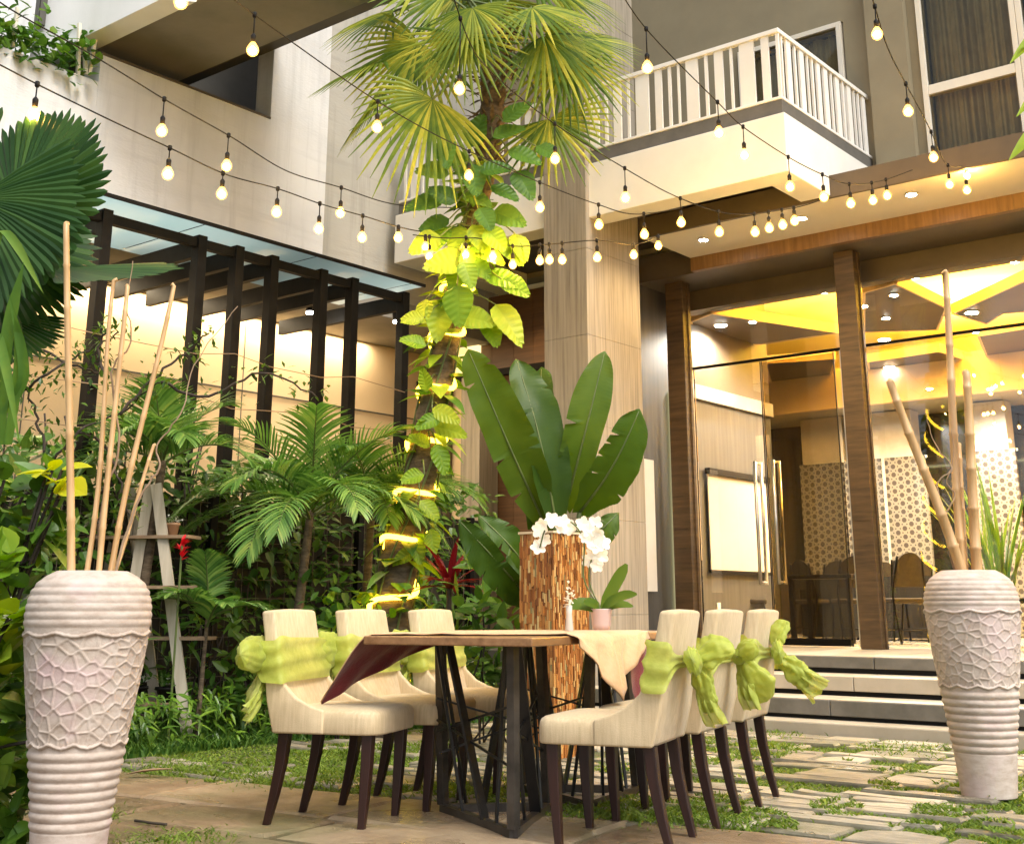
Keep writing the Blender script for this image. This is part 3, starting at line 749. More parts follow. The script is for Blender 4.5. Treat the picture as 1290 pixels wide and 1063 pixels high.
# ================================================================== DINING CHAIRS
def make_chair(label):
    t = thing('dining_chair', label, 'chair', (0,0,0), 0, 'upholstered cream chairs around the table')
    # seat cushion (rounded, crowned)
    m = MB(); out = []
    for q in range(40):
        t_ = 2*PI*q/40; c_, s_ = math.cos(t_), math.sin(t_); e = 0.30
        y = (abs(s_)**e)*(1 if s_ > 0 else -1); x = (abs(c_)**e)*(1 if c_ > 0 else -1); out.append((x, y))
    P = []
    RG = ((0.372,.985),(0.380,1.0),(0.435,1.0),(0.452,.99),(0.463,.965),(0.470,.92),(0.476,.80),(0.481,.5),(0.483,.02))
    for z, k in RG:
        for x, y in out:
            xx = 0.03+0.24*x*k; P.append((xx, y*k*(0.238+0.012*(xx+0.2)/0.46), z))
    m.grid(P, len(RG), 40, wrap=True); m.f.append(tuple(range(39,-1,-1))); m.m.append(0)
    m.build('seat', M_fabric, t, local=True, smooth=True)
    # backrest: extruded side profile with swooping wings
    prof_o = [(-0.215,0.374),(-0.250,0.50),(-0.268,0.62),(-0.290,0.76),(-0.312,0.872)]
    prof_i = [(-0.135,0.372),(-0.165,0.50),(-0.193,0.60),(-0.222,0.74),(-0.248,0.876)]
    m = MB(); P = []
    def ww(z): return 0.236-0.022*max(0,(z-0.45)/0.43)
    ring = prof_o + prof_i[::-1]; nr = len(ring)
    for sgn in (-1, -0.5, 0, 0.5, 1):
        for x, z in ring: P.append((x-0.012*(1-sgn*sgn)*(1 if z > 0.5 else 0), sgn*ww(z), z+0.006*(1-sgn*sgn)*(1 if z > 0.85 else 0)))
    fs = []
    for a_ in range(4):
        for k in range(nr): fs.append((a_*nr+k, a_*nr+(k+1)%nr, (a_+1)*nr+(k+1)%nr, (a_+1)*nr+k))
    fs.append(tuple(range(nr-1,-1,-1))); fs.append(tuple(4*nr+k for k in range(nr)))
    m.add(P, fs)
    m.build('backrest', M_fabric, t, local=True, bevel=0.014, segs=3, smooth=True)
    # wings
    for sgn in (-1, 1):
        m = MB()
        pts = [(-0.215,0.372),(-0.250,0.50),(-0.268,0.62),(-0.272,0.665),(-0.214,0.670),(-0.196,0.625),(-0.165,0.565),(-0.11,0.515),(-0.04,0.484),(0.02,0.468),(0.02,0.372)]
        k = len(pts)
        vs = [(x, sgn*(ww(z)-0.012), z) for x, z in pts]+[(x, sgn*(ww(z)+0.016), z) for x, z in pts]
        fs = [tuple(range(k)), tuple(range(2*k-1,k-1,-1))]+[(i,k+i,k+(i+1)%k,(i+1)%k) for i in range(k)]
        if sgn < 0: fs = [f[::-1] for f in fs]
        m.add(vs, fs).build('wing', M_fabric, t, local=True, bevel=0.01, segs=3, smooth=True)
    for x0, x1, y in ((0.205,0.185,0.19),(0.205,0.185,-0.19),(-0.185,-0.255,0.175),(-0.185,-0.255,-0.175)):
        m = MB(); sg = 1 if y > 0 else -1
        zs = (0.374, 0.25, 0.12, 0.0); ws = (0.048, 0.044, 0.038, 0.030)
        P = []
        for z, w_ in zip(zs, ws):
            q = 1-z/0.374; xx = x0+(x1-x0)*q**1.5; yy = y
            P += [(xx-w_/2,yy-w_/2,z),(xx+w_/2,yy-w_/2,z),(xx+w_/2,yy+w_/2,z),(xx-w_/2,yy+w_/2,z)]
        m.grid(P, 4, 4, wrap=True); m.f.append((12,13,14,15)); m.m.append(0); m.f.append((3,2,1,0)); m.m.append(0)
        m.build('leg', M_legwood, t, local=True, bevel=0.004)
    return t
def blob_loop(m, p0, p1, rmax, flat, fdir, seed, nseg=26, nring=44, droop=0.02, wrk=0.012):
    rr = random.Random(seed); p0 = V(p0); p1 = V(p1); d = (p1-p0); dn = d.normalized()
    fd = V(fdir); fd = (fd-dn*fd.dot(dn)).normalized(); up = dn.cross(fd)
    ph = rr.uniform(0, 6); P = []
    for i in range(nseg):
        t = i/(nseg-1); c = p0+d*t+V((0,0,-droop*t*t))
        r = 0.012+rmax*math.sin(PI*min(1, t*0.93+0.02))**0.8*(0.45+0.55*t) if t < 0.999 else 0.003
        for j in range(nring):
            a = 2*PI*j/nring
            q = c+(up*math.cos(a)+fd*math.sin(a)*flat)*r
            # creases run out from the knot and fade, plus crumpled folds
            cr = (1-2*abs(math.sin(3.0*a+ph+1.6*math.sin(3*t+ph))))*(1-t)*1.2+0.9*(0.5-abs(math.sin(5.5*a-2*ph+3*t)))*(1-0.5*t)
            nz_ = noise.noise((q.x*14+seed, q.y*14, q.z*14))*2.0+1.0*noise.noise((q.x*38, q.y*38+seed, q.z*38))
            P.append(c+(up*math.cos(a)+fd*math.sin(a)*flat)*(r+min(1, r/0.04)*wrk*(cr+nz_)))
    m.grid(P, nseg, nring, wrap=True)
    m.f.append(tuple(range(nring))); m.m.append(0); m.f.append(tuple((nseg-1)*nring+j for j in range(nring-1,-1,-1))); m.m.append(0)
def tail(m, p0, p1, w0, w1, fdir, seed):
    p0 = V(p0); p1 = V(p1); d = p1-p0; fd = V(fdir); sd_ = d.cross(fd).normalized(); fd = fd.normalized(); P = []; nu, nv = 16, 17
    for i in range(nu):
        t = i/(nu-1); w_ = w0+(w1-w0)*t**0.7
        for j in range(nv):
            q = j/(nv-1)*2-1
            p = p0+d*t+sd_*(q*w_)+fd*(0.018*math.sin(q*9+t*3+seed)*min(1,t*2)+0.02*math.sin(t*3))
            if i == nu-1: p = p-d*0.06*abs(math.sin(q*3+seed))
            P.append(p+fd*0.008*noise.noise((p.x*30+seed, p.y*30, p.z*30)))
    m.grid(P, nu, nv)
def make_sash(kind, label, seed):
    t = thing('chair_sash', label, 'sash', (0,0,0), 0, 'lime green sashes tied around the chair backs')
    m = MB(); P = []; nu, nv = 72, 15; zc = 0.668
    kx, kz = -0.330, 0.680
    for i in range(nu):
        a = 2*PI*i/nu; ca, sa = math.cos(a), math.sin(a); ex = 0.25
        pinch = 1.0 if (ca > 0) else (0.30+0.70*abs(sa)**1.5)
        for j in range(nv):
            q = j/(nv-1)*2-1
            zz = zc+(kz-zc)*(1-pinch)+0.088*q*pinch*(1+0.10*math.sin(a*2+seed))
            cxm = -0.2465-(zz-0.70)*0.17
            hx, hy = 0.060, 0.272-0.022*((zz-.45)/.43)
            sx = (abs(ca)**ex)*(1 if ca > 0 else -1)*hx; syy = (abs(sa)**ex)*(1 if sa > 0 else -1)*hy
            fold = 0.006*math.sin(q*8+1.5*math.sin(a*1.3+seed)+0.6*a)+0.007*noise.noise((sx*14+seed, syy*9, zz*42))
            f = 1+max(-0.004, fold)/0.06
            P.append((cxm+sx*f, syy*(1+max(-0.002, fold)/0.25), zz+0.006*math.sin(a*3+seed)))
    fs = []
    for i in range(nu):
        for j in range(nv-1): fs.append((i*nv+j, ((i+1)%nu)*nv+j, ((i+1)%nu)*nv+j+1, i*nv+j+1))
    m.add(P, fs).build('band', M_sash, t, local=True, smooth=True)
    K = V((kx, 0, kz))
    if kind == 'side':      # loops stick out past both sides of the back
        LP = [((0,0.02,0),(0.02,0.40,0.045),0.088,0.62),((0,-0.02,0),(0.03,-0.41,0.035),0.092,0.62)]
        TL = [((0,0.08,-0.01),(0.03,0.33,-0.21),0.03,0.06,0.06),((0,-0.08,-0.01),(0.03,-0.34,-0.24),0.03,0.06,0.06)]
    elif kind == 'rear_up':
        LP = [((0,0.0,0),(-0.15,-0.04,0.085),0.062,0.5),((0,0.02,0),(-0.04,0.20,0.03),0.06,0.5)]
        TL = [((-0.005,-0.01,-0.01),(-0.07,-0.05,-0.25),0.02,0.05,0.062)]
    elif kind == 'rear_droop':
        LP = [((0,-0.01,0.0),(-0.10,-0.08,-0.17),0.085,0.5),((0,0.0,0.0),(-0.10,0.05,0.07),0.05,0.5)]
        TL = [((-0.005,-0.02,-0.02),(-0.04,-0.05,-0.23),0.02,0.05,0.04)]
    else:
        LP = [((0,0.0,0.01),(-0.035,-0.05,0.17),0.055,0.55),((0,0.02,0),(-0.06,0.19,0.02),0.06,0.5)]
        TL = [((-0.005,-0.02,-0.01),(-0.20,-0.07,-0.19),0.02,0.075,0.075)]
    for k, (p, q, r, fl_) in enumerate(LP):
        m = MB(); blob_loop(m, K+V(p), K+V(q), r, fl_, (0.3,1,0.1) if kind != 'side' else (1,0,0.2), seed+k); m.build('loop', M_sash, t, local=True, smooth=True)
    for k, (p, q, w0, w1, rb_) in enumerate(TL):
        m = MB(); p = K+V(p); q = K+V(q); tail(m, p.lerp(q, 0.35), q, w0*1.4, w1, (0.3,1,0.1) if kind != 'side' else (1,0.2,0), seed+k)
        blob_loop(m, p, p.lerp(q, 0.70), rb_*0.75, 0.6, (0.3,1,0.2), seed+9+k)
        m.build('tail', M_sash, t, local=True, smooth=True)
    m = MB(); blob_loop(m, K+V((-0.005,-0.03,0)), K+V((-0.005,0.03,0)), 0.030, 0.9, (1,0,0), seed+5, 10, 18, 0, 0.004); m.build('knot', M_sash, t, local=True, smooth=True)
    return t
def face_ang(cx, cyv): d = cg(cx, cyv); return math.atan2(d.y, d.x)
CHAIRS = [
 ((-1.030,5.84),(0.95,-0.27),'cream upholstered chair nearest the large pink vase on the left of the table','side','lime sash on the chair nearest the left vase, with round loops at both sides'),
 ((-0.765,6.35),(0.93,-0.36),'cream upholstered chair in the middle of the row on the garden side of the table','side','lime sash on the middle chair of the garden side row, half hidden by its neighbour'),
 ((-0.455,6.84),(0.93,-0.37),'cream upholstered chair farthest back on the garden side, next to the lit palm trunk','side','lime sash on the back chair of the garden side row, seen above the table top'),
 ((0.665,5.20),(-0.93,0.37),'cream upholstered chair at the front right, its whole side and seat in view','rear_up','lime sash on the front right chair, its knot and a long hanging tail in profile'),
 ((0.930,5.72),(-0.91,0.42),'cream upholstered chair in the middle of the row near the steps, mostly behind its neighbour','rear_droop','lime sash on the middle chair by the steps, a full drooping loop'),
 ((1.215,6.30),(-0.91,0.41),'cream upholstered chair at the far end of the row nearest the steps','rear_flare','lime sash on the chair nearest the steps, its loop pointing up and tail flaring right'),
]
proto = None; protos = {}
for i, (pos, fc, lab, kind, slab) in enumerate(CHAIRS):
    a = face_ang(*fc); o = cg(*pos)
    if proto is None: c = proto = make_chair(lab)
    else: c = copy_tree(proto); c['label'] = lab
    off = V((math.cos(a), math.sin(a), 0))*0.275
    c.location = V((o.x+off.x, o.y+off.y, 0.014)); c.rotation_euler = (0,0,a)
    s = make_sash(kind, slab, 3+i*7)
    s.location = c.location; s.rotation_euler = (0,0,a)
# ================================================================== VASES
def mk_clay(nm, k, pink):
    m, nt, b, N, L = newmat(nm)
    vec = texco(nt); f = noisetex(nt, vec, 3.2, 5); f2 = noisetex(nt, texco(nt, (1,1,2.5)), 14, 6)
    c = ramp(nt, f2, [(0.3,(0.44*k,0.345*k,0.275*k)),(0.55,(0.57*k,0.475*k,0.40*k)),(0.75,(0.64*k,0.555*k,0.485*k))])
    mx = N('ShaderNodeMix'); mx.data_type = 'RGBA'; L(ramp(nt, f, [(0.52,(0,0,0)),(0.72,(0.75,0.75,0.75))]), mx.inputs['Factor']); L(c, mx.inputs[6]); mx.inputs[7].default_value = pink
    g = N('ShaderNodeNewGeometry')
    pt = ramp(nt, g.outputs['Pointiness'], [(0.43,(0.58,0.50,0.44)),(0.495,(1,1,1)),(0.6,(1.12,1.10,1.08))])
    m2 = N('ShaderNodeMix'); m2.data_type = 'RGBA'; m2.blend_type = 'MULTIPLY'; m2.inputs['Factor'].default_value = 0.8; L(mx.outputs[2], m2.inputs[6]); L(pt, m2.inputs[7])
    L(m2.outputs[2], b.inputs['Base Color']); b.inputs['Roughness'].default_value = 0.82
    bump(nt, b, noisetex(nt, vec, 60, 5), 0.25, 0.006); return m
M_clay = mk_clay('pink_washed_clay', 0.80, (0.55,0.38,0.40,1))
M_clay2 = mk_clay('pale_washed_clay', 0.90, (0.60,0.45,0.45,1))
def make_vase(label, loc, H, rels, seed, mat):
    # profile: (z/H, r)
    pr = [(0,0.130),(0.03,0.134),(0.2,0.150),(0.4,0.178),(0.6,0.208),(0.75,0.226),(0.83,0.233),(0.885,0.229),(0.93,0.216),(0.962,0.196),(0.985,0.168),(1.0,0.138)]
    zs = np.array([p[0] for p in pr]); rs = np.array([p[1] for p in pr])
    nz, na = 300, 260
    rng = np.random.RandomState(seed)
    lo, hi = rels
    # petal centres: flowers scattered, five petals each
    cent = []
    R0 = 0.2
    rows = 6; step_ = (hi-lo)*H/rows
    for r_ in range(rows+1):
        n_f = 9
        for q in range(n_f):
            a = (q+0.5*(r_ % 2)+rng.uniform(-.15,.15))*2*PI/n_f; z = lo*H+step_*(r_+rng.uniform(-.15,.15))
            for k in range(5):
                b = 2*PI*k/5+rng.uniform(-.2,.2); d = 0.038
                cent.append((a*R0+d*math.cos(b), z+d*math.sin(b)))
    cent = np.array(cent); per_ = 2*PI*R0
    m = MB(); P = []
    for i in range(nz):
        q = i/(nz-1); z = q*H
        r = float(np.interp(q, zs, rs))
        th = np.arange(na)*2*PI/na
        off = np.zeros(na)
        if lo < q < hi:
            X = th*R0
            dx = np.abs(X[:,None]-cent[None,:,0]); dx = np.minimum(dx, np.abs(per_-dx)); dz = z-cent[None,:,1]
            D = np.sort(np.sqrt(dx**2+dz**2), axis=1)
            e = np.clip((D[:,1]-D[:,0])/0.020, 0, 1)
            dd_ = D[:,1]-D[:,0]; off = 0.0048*np.exp(-(dd_/0.0055)**2)-0.004+0.10*np.minimum(D[:,0],0.03)*0.12+0.0035*np.exp(-(D[:,0]/0.012)**2)*0
            edge = min((q-lo), (hi-q))/0.012
            # scalloped garland at the band edges
            sc_h = lo*0+hi-0.018-0.012*np.abs(np.sin(th*5)); sc_l = lo+0.03-0.014*np.abs(np.sin(th*6+.5))
            off = np.where(np.abs(q-sc_h) < 0.005, 0.006, off); off = np.where(q > sc_h+0.005, -0.002, off)
            off = np.where(np.abs(q-sc_l) < 0.005, 0.005, off); off = np.where(q < sc_l-0.005, -0.003, off)
        elif q >= hi and q < 0.985:
            k = (q-hi)/(1-hi)*7
            off = np.full(na, (0.0045*abs(math.sin(PI*k))-0.002)*(1 if q < .95 else max(0,(.985-q)/.035)))
        elif q > lo-0.27 and q <= lo:
            k = (lo-q)/0.27*8
            off = np.full(na, 0.0075*abs(math.sin(PI*k))-0.003)
        rr_ = r+off
        for a, R in zip(th, rr_): P.append((R*math.cos(a), R*math.sin(a), z))
    # rim, inner wall
    for R, z in ((0.132,H+0.003),(0.122,H),(0.12,H-0.05),(0.15,H-0.15),(0.02,H-0.16)):
        for a in np.arange(na)*2*PI/na: P.append((R*math.cos(a), R*math.sin(a), z))
    m.grid(P, nz+5, na, wrap=True)
    m.f.append(tuple(range(na-1,-1,-1))); m.m.append(0)
    o = m.build('floor_vase', mat, smooth=True, local=True)
    o.location = loc; o.rotation_euler = (0,0,rng.uniform(0,6))
    tag(o, label, 'vase', 'tall carved clay vases'); return o
VL = PD(83, 1084, 4.93); VL.z = 0.016; VLc = cg(-1.645, 4.93, 0.0)
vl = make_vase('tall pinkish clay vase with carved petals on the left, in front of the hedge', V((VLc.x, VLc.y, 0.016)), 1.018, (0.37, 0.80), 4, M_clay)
VRc = cg(2.325, 6.52, 0.0)
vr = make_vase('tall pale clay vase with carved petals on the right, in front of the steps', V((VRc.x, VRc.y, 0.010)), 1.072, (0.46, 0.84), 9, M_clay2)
# ------------------------------------------------------------------ bamboo poles and twigs
def bamboo(base, top, r, label, grp, seed, mat=None):
    rr = random.Random(seed); base = V(base); top = V(top); d = top-base; L_ = d.length; n = max(6, int(L_/0.24)); pts = []; rs = []
    side = V((rr.uniform(-1,1), rr.uniform(-1,1), 0))*0.012
    ks = sorted(rr.uniform(0.05,0.95) for _ in range(n))
    ks = [(i+0.5+rr.uniform(-.2,.2))/n for i in range(n)]
    st = [0]+[k for k in ks]+[1]
    for a_, b_ in zip(st[:-1], st[1:]):
        for q, f in ((0.0,1.0),(0.04,0.96),(0.5,0.95),(0.95,0.97)):
            t = a_+(b_-a_)*q; pts.append(base+d*t+side*math.sin(t*PI*1.6)); rs.append(r*(1-0.28*t)*f*(1.16 if q == 0 and a_ > 0 else 1))
        t = b_; 
    pts.append(base+d); rs.append(r*0.72)
    o = MB().tube(pts, rs, 10).build('bamboo_pole', M_bamboo, smooth=True)
    return tag(o, label, 'bamboo pole', grp)
g1 = 'dried bamboo poles standing in the left vase'
zb_ = 0.90
def vb(vc, dx, dy): c = cg(vc[0]+dx, vc[1]+dy); return V((c.x, c.y, zb_))
cL = (-1.645, 4.93); cR = (2.325, 6.52)
bamboo(vb(cL,-0.06,-0.03), PD(84,282,4.86), 0.017, 'thickest and tallest bamboo pole, leftmost in the left vase', g1, 1)
bamboo(vb(cL,-0.04,0.02), PD(148,352,5.05), 0.012, 'thin bamboo pole second from the left in the left vase', g1, 2)
bamboo(vb(cL,0.03,-0.02), PD(160,360,5.0), 0.013, 'straight pale bamboo pole in the middle of the left vase', g1, 3)
bamboo(vb(cL,0.05,0.03), PD(216,358,5.05), 0.013, 'bamboo pole leaning to the right out of the left vase', g1, 4)
bamboo(vb(cL,0.03,0.05), PD(196,560,5.12), 0.010, 'short slanting bamboo cane in the left vase', g1, 5)
g2 = 'dried bamboo poles standing in the right vase'
bamboo(vb(cR,0.0,-0.03), PD(1123,480,6.40), 0.030, 'thick cut bamboo pole leaning left out of the right vase', g2, 6)
bamboo(vb(cR,-0.02,0.03), PD(1189,342,6.60), 0.026, 'tallest bamboo pole in the right vase', g2, 7)
bamboo(vb(cR,0.04,0.0), PD(1217,470,6.48), 0.030, 'thick bamboo pole cut off at shoulder height in the right vase', g2, 8)
bamboo(vb(cR,-0.01,0.06), PD(1207,560,6.62), 0.024, 'short bamboo pole behind the others in the right vase', g2, 12)
def twig(pts, r0, label, seed):
    p = smoothpts(pts, 6); rr = random.Random(seed)
    for q in p: q += V((rr.uniform(-1,1), rr.uniform(-1,1), rr.uniform(-1,1)))*0.004
    n = len(p); o = MB().tube(p, [r0*(1-0.7*i/(n-1)) for i in range(n)], 6).build('twig', M_shelfwood2, smooth=True)
    return tag(o, label, 'twig')
twig([vb(cL,0.02,0.02), PD(128,640,5.0), PD(150,560,5.0), PD(140,470,5.0), PD(165,430,5.0), PD(160,380,5.0), PD(168,330,5.0)], 0.006, 'wavy dry twig rising between the bamboo poles of the left vase', 3)
twig([vb(cL,0.06,0.0), PD(170,640,4.95), PD(200,590,4.95), PD(198,560,4.95), PD(228,520,4.95), PD(245,460,5.0), PD(300,385,5.05)], 0.006, 'long crooked dry twig reaching right from the left vase', 4)
twig([vb(cR,-0.04,0.0), PD(1192,660,6.45), PD(1180,610,6.45), PD(1200,590,6.45), PD(1178,560,6.5), PD(1166,520,6.5)], 0.006, 'zigzag dry twig in the right vase', 5)
twig([vb(cR,-0.03,0.02), PD(1190,665,6.5), PD(1203,625,6.5), PD(1193,608,6.5), PD(1201,580,6.5), PD(1198,540,6.5)], 0.005, 'second thin bent twig behind the poles of the right vase', 6)
# ================================================================== MOSAIC PILLAR, ORCHID
MC = cg(0.236, 8.0); mx1, my0 = MC.x, MC.y; mw, md, mh = 0.275, 0.385, 1.36
mos = thing('mosaic_pillar', 'square pillar covered in orange brown stone strips behind the table', 'pillar', (mx1-mw/2, my0+md/2, 0))
MB().box(mx1-mw+0.012, my0+0.012, 0, mx1-0.012, my0+md-0.012, mh-0.01).build('core', M_darkpanel, mos)
m_, nt, b, N, L = newmat('mosaic_strip'); g = N('ShaderNodeNewGeometry')
L(ramp(nt, g.outputs['Random Per Island'], [(0,(0.12,0.04,0.010)),(0.22,(0.27,0.09,0.020)),(0.5,(0.40,0.155,0.035)),(0.75,(0.50,0.24,0.065)),(0.92,(0.58,0.40,0.16)),(1,(0.17,0.15,0.06))]), b.inputs['Base Color'])
b.inputs['Roughness'].default_value = 0.35; bump(nt, b, noisetex(nt, texco(nt), 40, 4), 0.2, 0.004); M_mosaic = m_
m = MB()
def mosface(o0, du, W, n):
    x = 0.0; du = V(du); n = V(n)
    while x < W-0.004:
        w_ = min(random.uniform(0.009,0.017), W-x); z = 0.0
        while z < mh-0.004:
            h = min(random.uniform(0.035,0.11), mh-z); d = random.uniform(0.0,0.010)
            a = V(o0)+du*(x+0.0008); c = V(o0)+du*(x+w_-0.0008)
            p = [a-n*0.004, c-n*0.004, c+n*d, a+n*d]
            lo_ = [V((q.x,q.y,z+0.001)) for q in p]; hi_ = [V((q.x,q.y,z+h-0.001)) for q in p]
            m.add(lo_+hi_, [(0,3,2,1),(4,5,6,7),(0,1,5,4),(1,2,6,5),(2,3,7,6),(3,0,4,7)]); z += h
        x += w_
mosface((mx1-mw,my0+0.008,0),(1,0,0),mw,(0,-1,0)); mosface((mx1-0.008,my0,0),(0,1,0),md,(1,0,0))
mosface((mx1-mw+0.008,my0,0),(0,1,0),md,(-1,0,0)); mosface((mx1-mw,my0+md-0.008,0),(1,0,0),mw,(0,1,0))
m.build('mosaic_cladding', M_mosaic, mos)
MB().box(mx1-mw-0.006, my0-0.006, mh, mx1+0.006, my0+md+0.006, mh+0.014).build('cap', M_tan, mos)
# ================================================================== INTERIOR FURNITURE
M_chairblk = M_noise('black_chair_frame', (0.006,0.005,0.005), (0.010,0.009,0.008), 5, 0.5, 0, spec=0.15)
M_chairfab = M_noise('brown_chair_fabric', (0.016,0.011,0.006), (0.028,0.019,0.010), 20, 0.8, 0.1)
def banquet(label):
    t = thing('banquet_chair', label, 'chair', (0,0,0), 0, 'banquet chairs inside the hall')
    MB().box(-0.21,-0.21,0.42,0.21,0.21,0.48).build('seat', M_chairfab, t, local=True, bevel=0.02, segs=3)
    P = []; n = 16
    for k in range(n):
        a = PI*k/(n-1); P.append((-0.215-0.06*(math.sin(a)), 0.19*math.cos(a)*(1+0.08*math.sin(a)), 0.60+0.36*math.sin(a)**0.6))
    vs = [(x-0.012,y,z) for x,y,z in P]+[(x+0.02,y,z) for x,y,z in P]
    fs = [tuple(range(n-1,-1,-1)), tuple(range(n,2*n))]+[(i,(i+1)%n,n+(i+1)%n,n+i) for i in range(n)]
    MB().add(vs, fs).build('backrest', M_chairfab, t, local=True)
    for s_ in (-1,1):
        MB().tube(smoothpts([(-0.28,s_*0.2,0),(-0.20,s_*0.2,0.44),(-0.215,s_*0.2,0.6),(-0.27,s_*0.16,0.92)]),0.013,8).build('leg', M_chairblk, t, local=True, smooth=True)
        MB().tube([(0.25,s_*0.2,0),(0.17,s_*0.2,0.43)],0.013,8).build('leg', M_chairblk, t, local=True, smooth=True)
    MB().tube([(0.22,-0.2,0.14),(0.22,0.2,0.14)],0.009,6).tube([(-0.25,-0.2,0.14),(-0.25,0.2,0.14)],0.009,6).build('stretcher', M_chairblk, t, local=True, smooth=True)
    return t
bc = banquet('brown banquet chair inside the hall below the projection screen')
def atfloor(u, y): p = PY(u, 760, y); return V((p.x, y, FL+0.004))
bc.location = atfloor(944, 13.9); bc.rotation_euler = (0,0,0.5)
for u, y, rz, lab in ((1074,14.2,2.2,'brown banquet chair seen inside the hall just left of the wooden pillar base'),(1131,13.6,2.6,'large brown banquet chair inside the hall just right of the wooden pillar'),(1155,14.6,1.6,'brown banquet chair inside the hall between the wooden pillar and the right vase'),(1286,13.6,2.9,'brown banquet chair inside the hall at the right edge beyond the right vase'),(1030,15.0,1.2,'dark banquet chair behind the smoked glass door, left of the side table'),(1058,15.6,2.0,'dark banquet chair deep in the hall just beyond the smoked glass door edge'),(1146,16.2,2.9,'dark banquet chair at the back of the hall behind the long black table'),(1100,16.2,2.7,'dark banquet chair at the back of the hall directly right of the wooden pillar')):
    c = copy_tree(bc); c.location = atfloor(u, y); c.rotation_euler = (0,0,rz); c['label'] = lab
def hall_table(u, y, w_, d_, label, mat):
    p = atfloor(u, y); t = thing('banquet_table', label, 'table', p, 0)
    MB().box(p.x-w_/2, p.y-d_/2, FL+0.70, p.x+w_/2, p.y+d_/2, FL+0.745).build('tabletop', mat, t, bevel=0.006)
    for sx in (-1,1):
        for sy in (-1,1): MB().box(p.x+sx*(w_/2-0.05)-0.025, p.y+sy*(d_/2-0.05)-0.025, FL+0.004, p.x+sx*(w_/2-0.05)+0.025, p.y+sy*(d_/2-0.05)+0.025, FL+0.699).build('leg', M_chairblk, t)
    return p, t
hall_table(1045, 13.6, 0.8, 0.55, 'small dark side table behind the smoked glass door', M_chairblk)
p, t = hall_table(1120, 15.4, 1.9, 0.9, 'long banquet table under a black cloth behind the chairs', M_chairblk)
m = MB(); P = []; n = 90
for i in range(n):
    a = i/n*4; k = int(a); f = a-k; cs = [(-.97,-.47),(.97,-.47),(.97,.47),(-.97,.47)]; A_, B_ = cs[k], cs[(k+1)%4]
    x = A_[0]+(B_[0]-A_[0])*f; y = A_[1]+(B_[1]-A_[1])*f; wv = 0.02*math.sin(i*1.9)
    P += [(p.x+x, p.y+y, FL+0.749), (p.x+x*(1.0+wv), p.y+y*(1+wv*2), FL+0.03)]
m.grid(P+P[:2], n+1, 2); m.add([(p.x+x, p.y+y, FL+0.75) for x, y in ((-.97,-.47),(.97,-.47),(.97,.47),(-.97,.47))], [(0,1,2,3)])
tag(m.build('tablecloth', M_black), 'black floor length cloth on the long banquet table in the hall', 'tablecloth')
# projection screen
a = PX(893, 597, IX0+0.06); b_ = PX(893, 717, IX0+0.06); y1 = PX(968, 640, IX0+0.06).y
scr = MB().box(IX0+0.03, a.y, b_.z, IX0+0.045, y1, a.z).build('projection_screen', M_screen)
MB().box(IX0+0.03, a.y-0.03, b_.z-0.04, IX0+0.06, y1+0.03, b_.z-0.002).box(IX0+0.025, a.y-0.03, a.z+0.002, IX0+0.09, y1+0.03, a.z+0.07).build('bar', M_chairblk, scr).matrix_parent_inverse = Matrix.Translation(-scr.location)
tag(scr, 'blank white projection screen on the grey hall wall behind the left glass door', 'screen')
# wall socket
sk = MB().box(IX0+0.001, PX(903,765,IX0).y, PX(903,768,IX0).z, IX0+0.012, PX(903,765,IX0).y+0.07, PX(903,760,IX0).z+0.01).build('wall_socket', M_white2, hall)
# lattice screens
m_, nt, b, N, L = newmat('lattice_pattern')
tc_ = texco(nt); sep = N('ShaderNodeSeparateXYZ'); L(tc_, sep.inputs[0])
def wave(ax, az, k):
    a1 = N('ShaderNodeMath'); a1.operation = 'MULTIPLY'; L(sep.outputs[0], a1.inputs[0]); a1.inputs[1].default_value = ax*k
    a2 = N('ShaderNodeMath'); a2.operation = 'MULTIPLY_ADD'; L(sep.outputs[2], a2.inputs[0]); a2.inputs[1].default_value = az*k; L(a1.outputs[0], a2.inputs[2])
    c = N('ShaderNodeMath'); c.operation = 'COSINE'; L(a2.outputs[0], c.inputs[0]); return c.outputs[0]
def addn(a, b2):
    n_ = N('ShaderNodeMath'); n_.operation = 'ADD'; L(a, n_.inputs[0]); L(b2, n_.inputs[1]); return n_.outputs[0]
s1 = addn(addn(wave(1,0,62), wave(0.5,0.866,62)), wave(-0.5,0.866,62))
s2 = addn(addn(wave(0,1,107.4), wave(0.866,0.5,107.4)), wave(-0.866,0.5,107.4))
ab = N('ShaderNodeMath'); ab.operation = 'MULTIPLY_ADD'; L(s2, ab.inputs[0]); ab.inputs[1].default_value = 0.55; L(s1, ab.inputs[2])
L(ramp(nt, ab.outputs[0], [(0.0,(0.155,0.14,0.105)),(0.36,(0.155,0.14,0.105)),(0.44,(0.04,0.03,0.018)),(1,(0.03,0.02,0.012))]), b.inputs['Base Color']); b.inputs['Roughness'].default_value = 0.6
ab2 = N('ShaderNodeMath'); ab2.operation = 'MULTIPLY_ADD'; L(ab.outputs[0], ab2.inputs[0]); ab2.inputs[1].default_value = 0.5; ab2.inputs[2].default_value = 0.50; L(ab2.outputs[0], nt.nodes['Color Ramp'].inputs[0])
M_lattice = m_
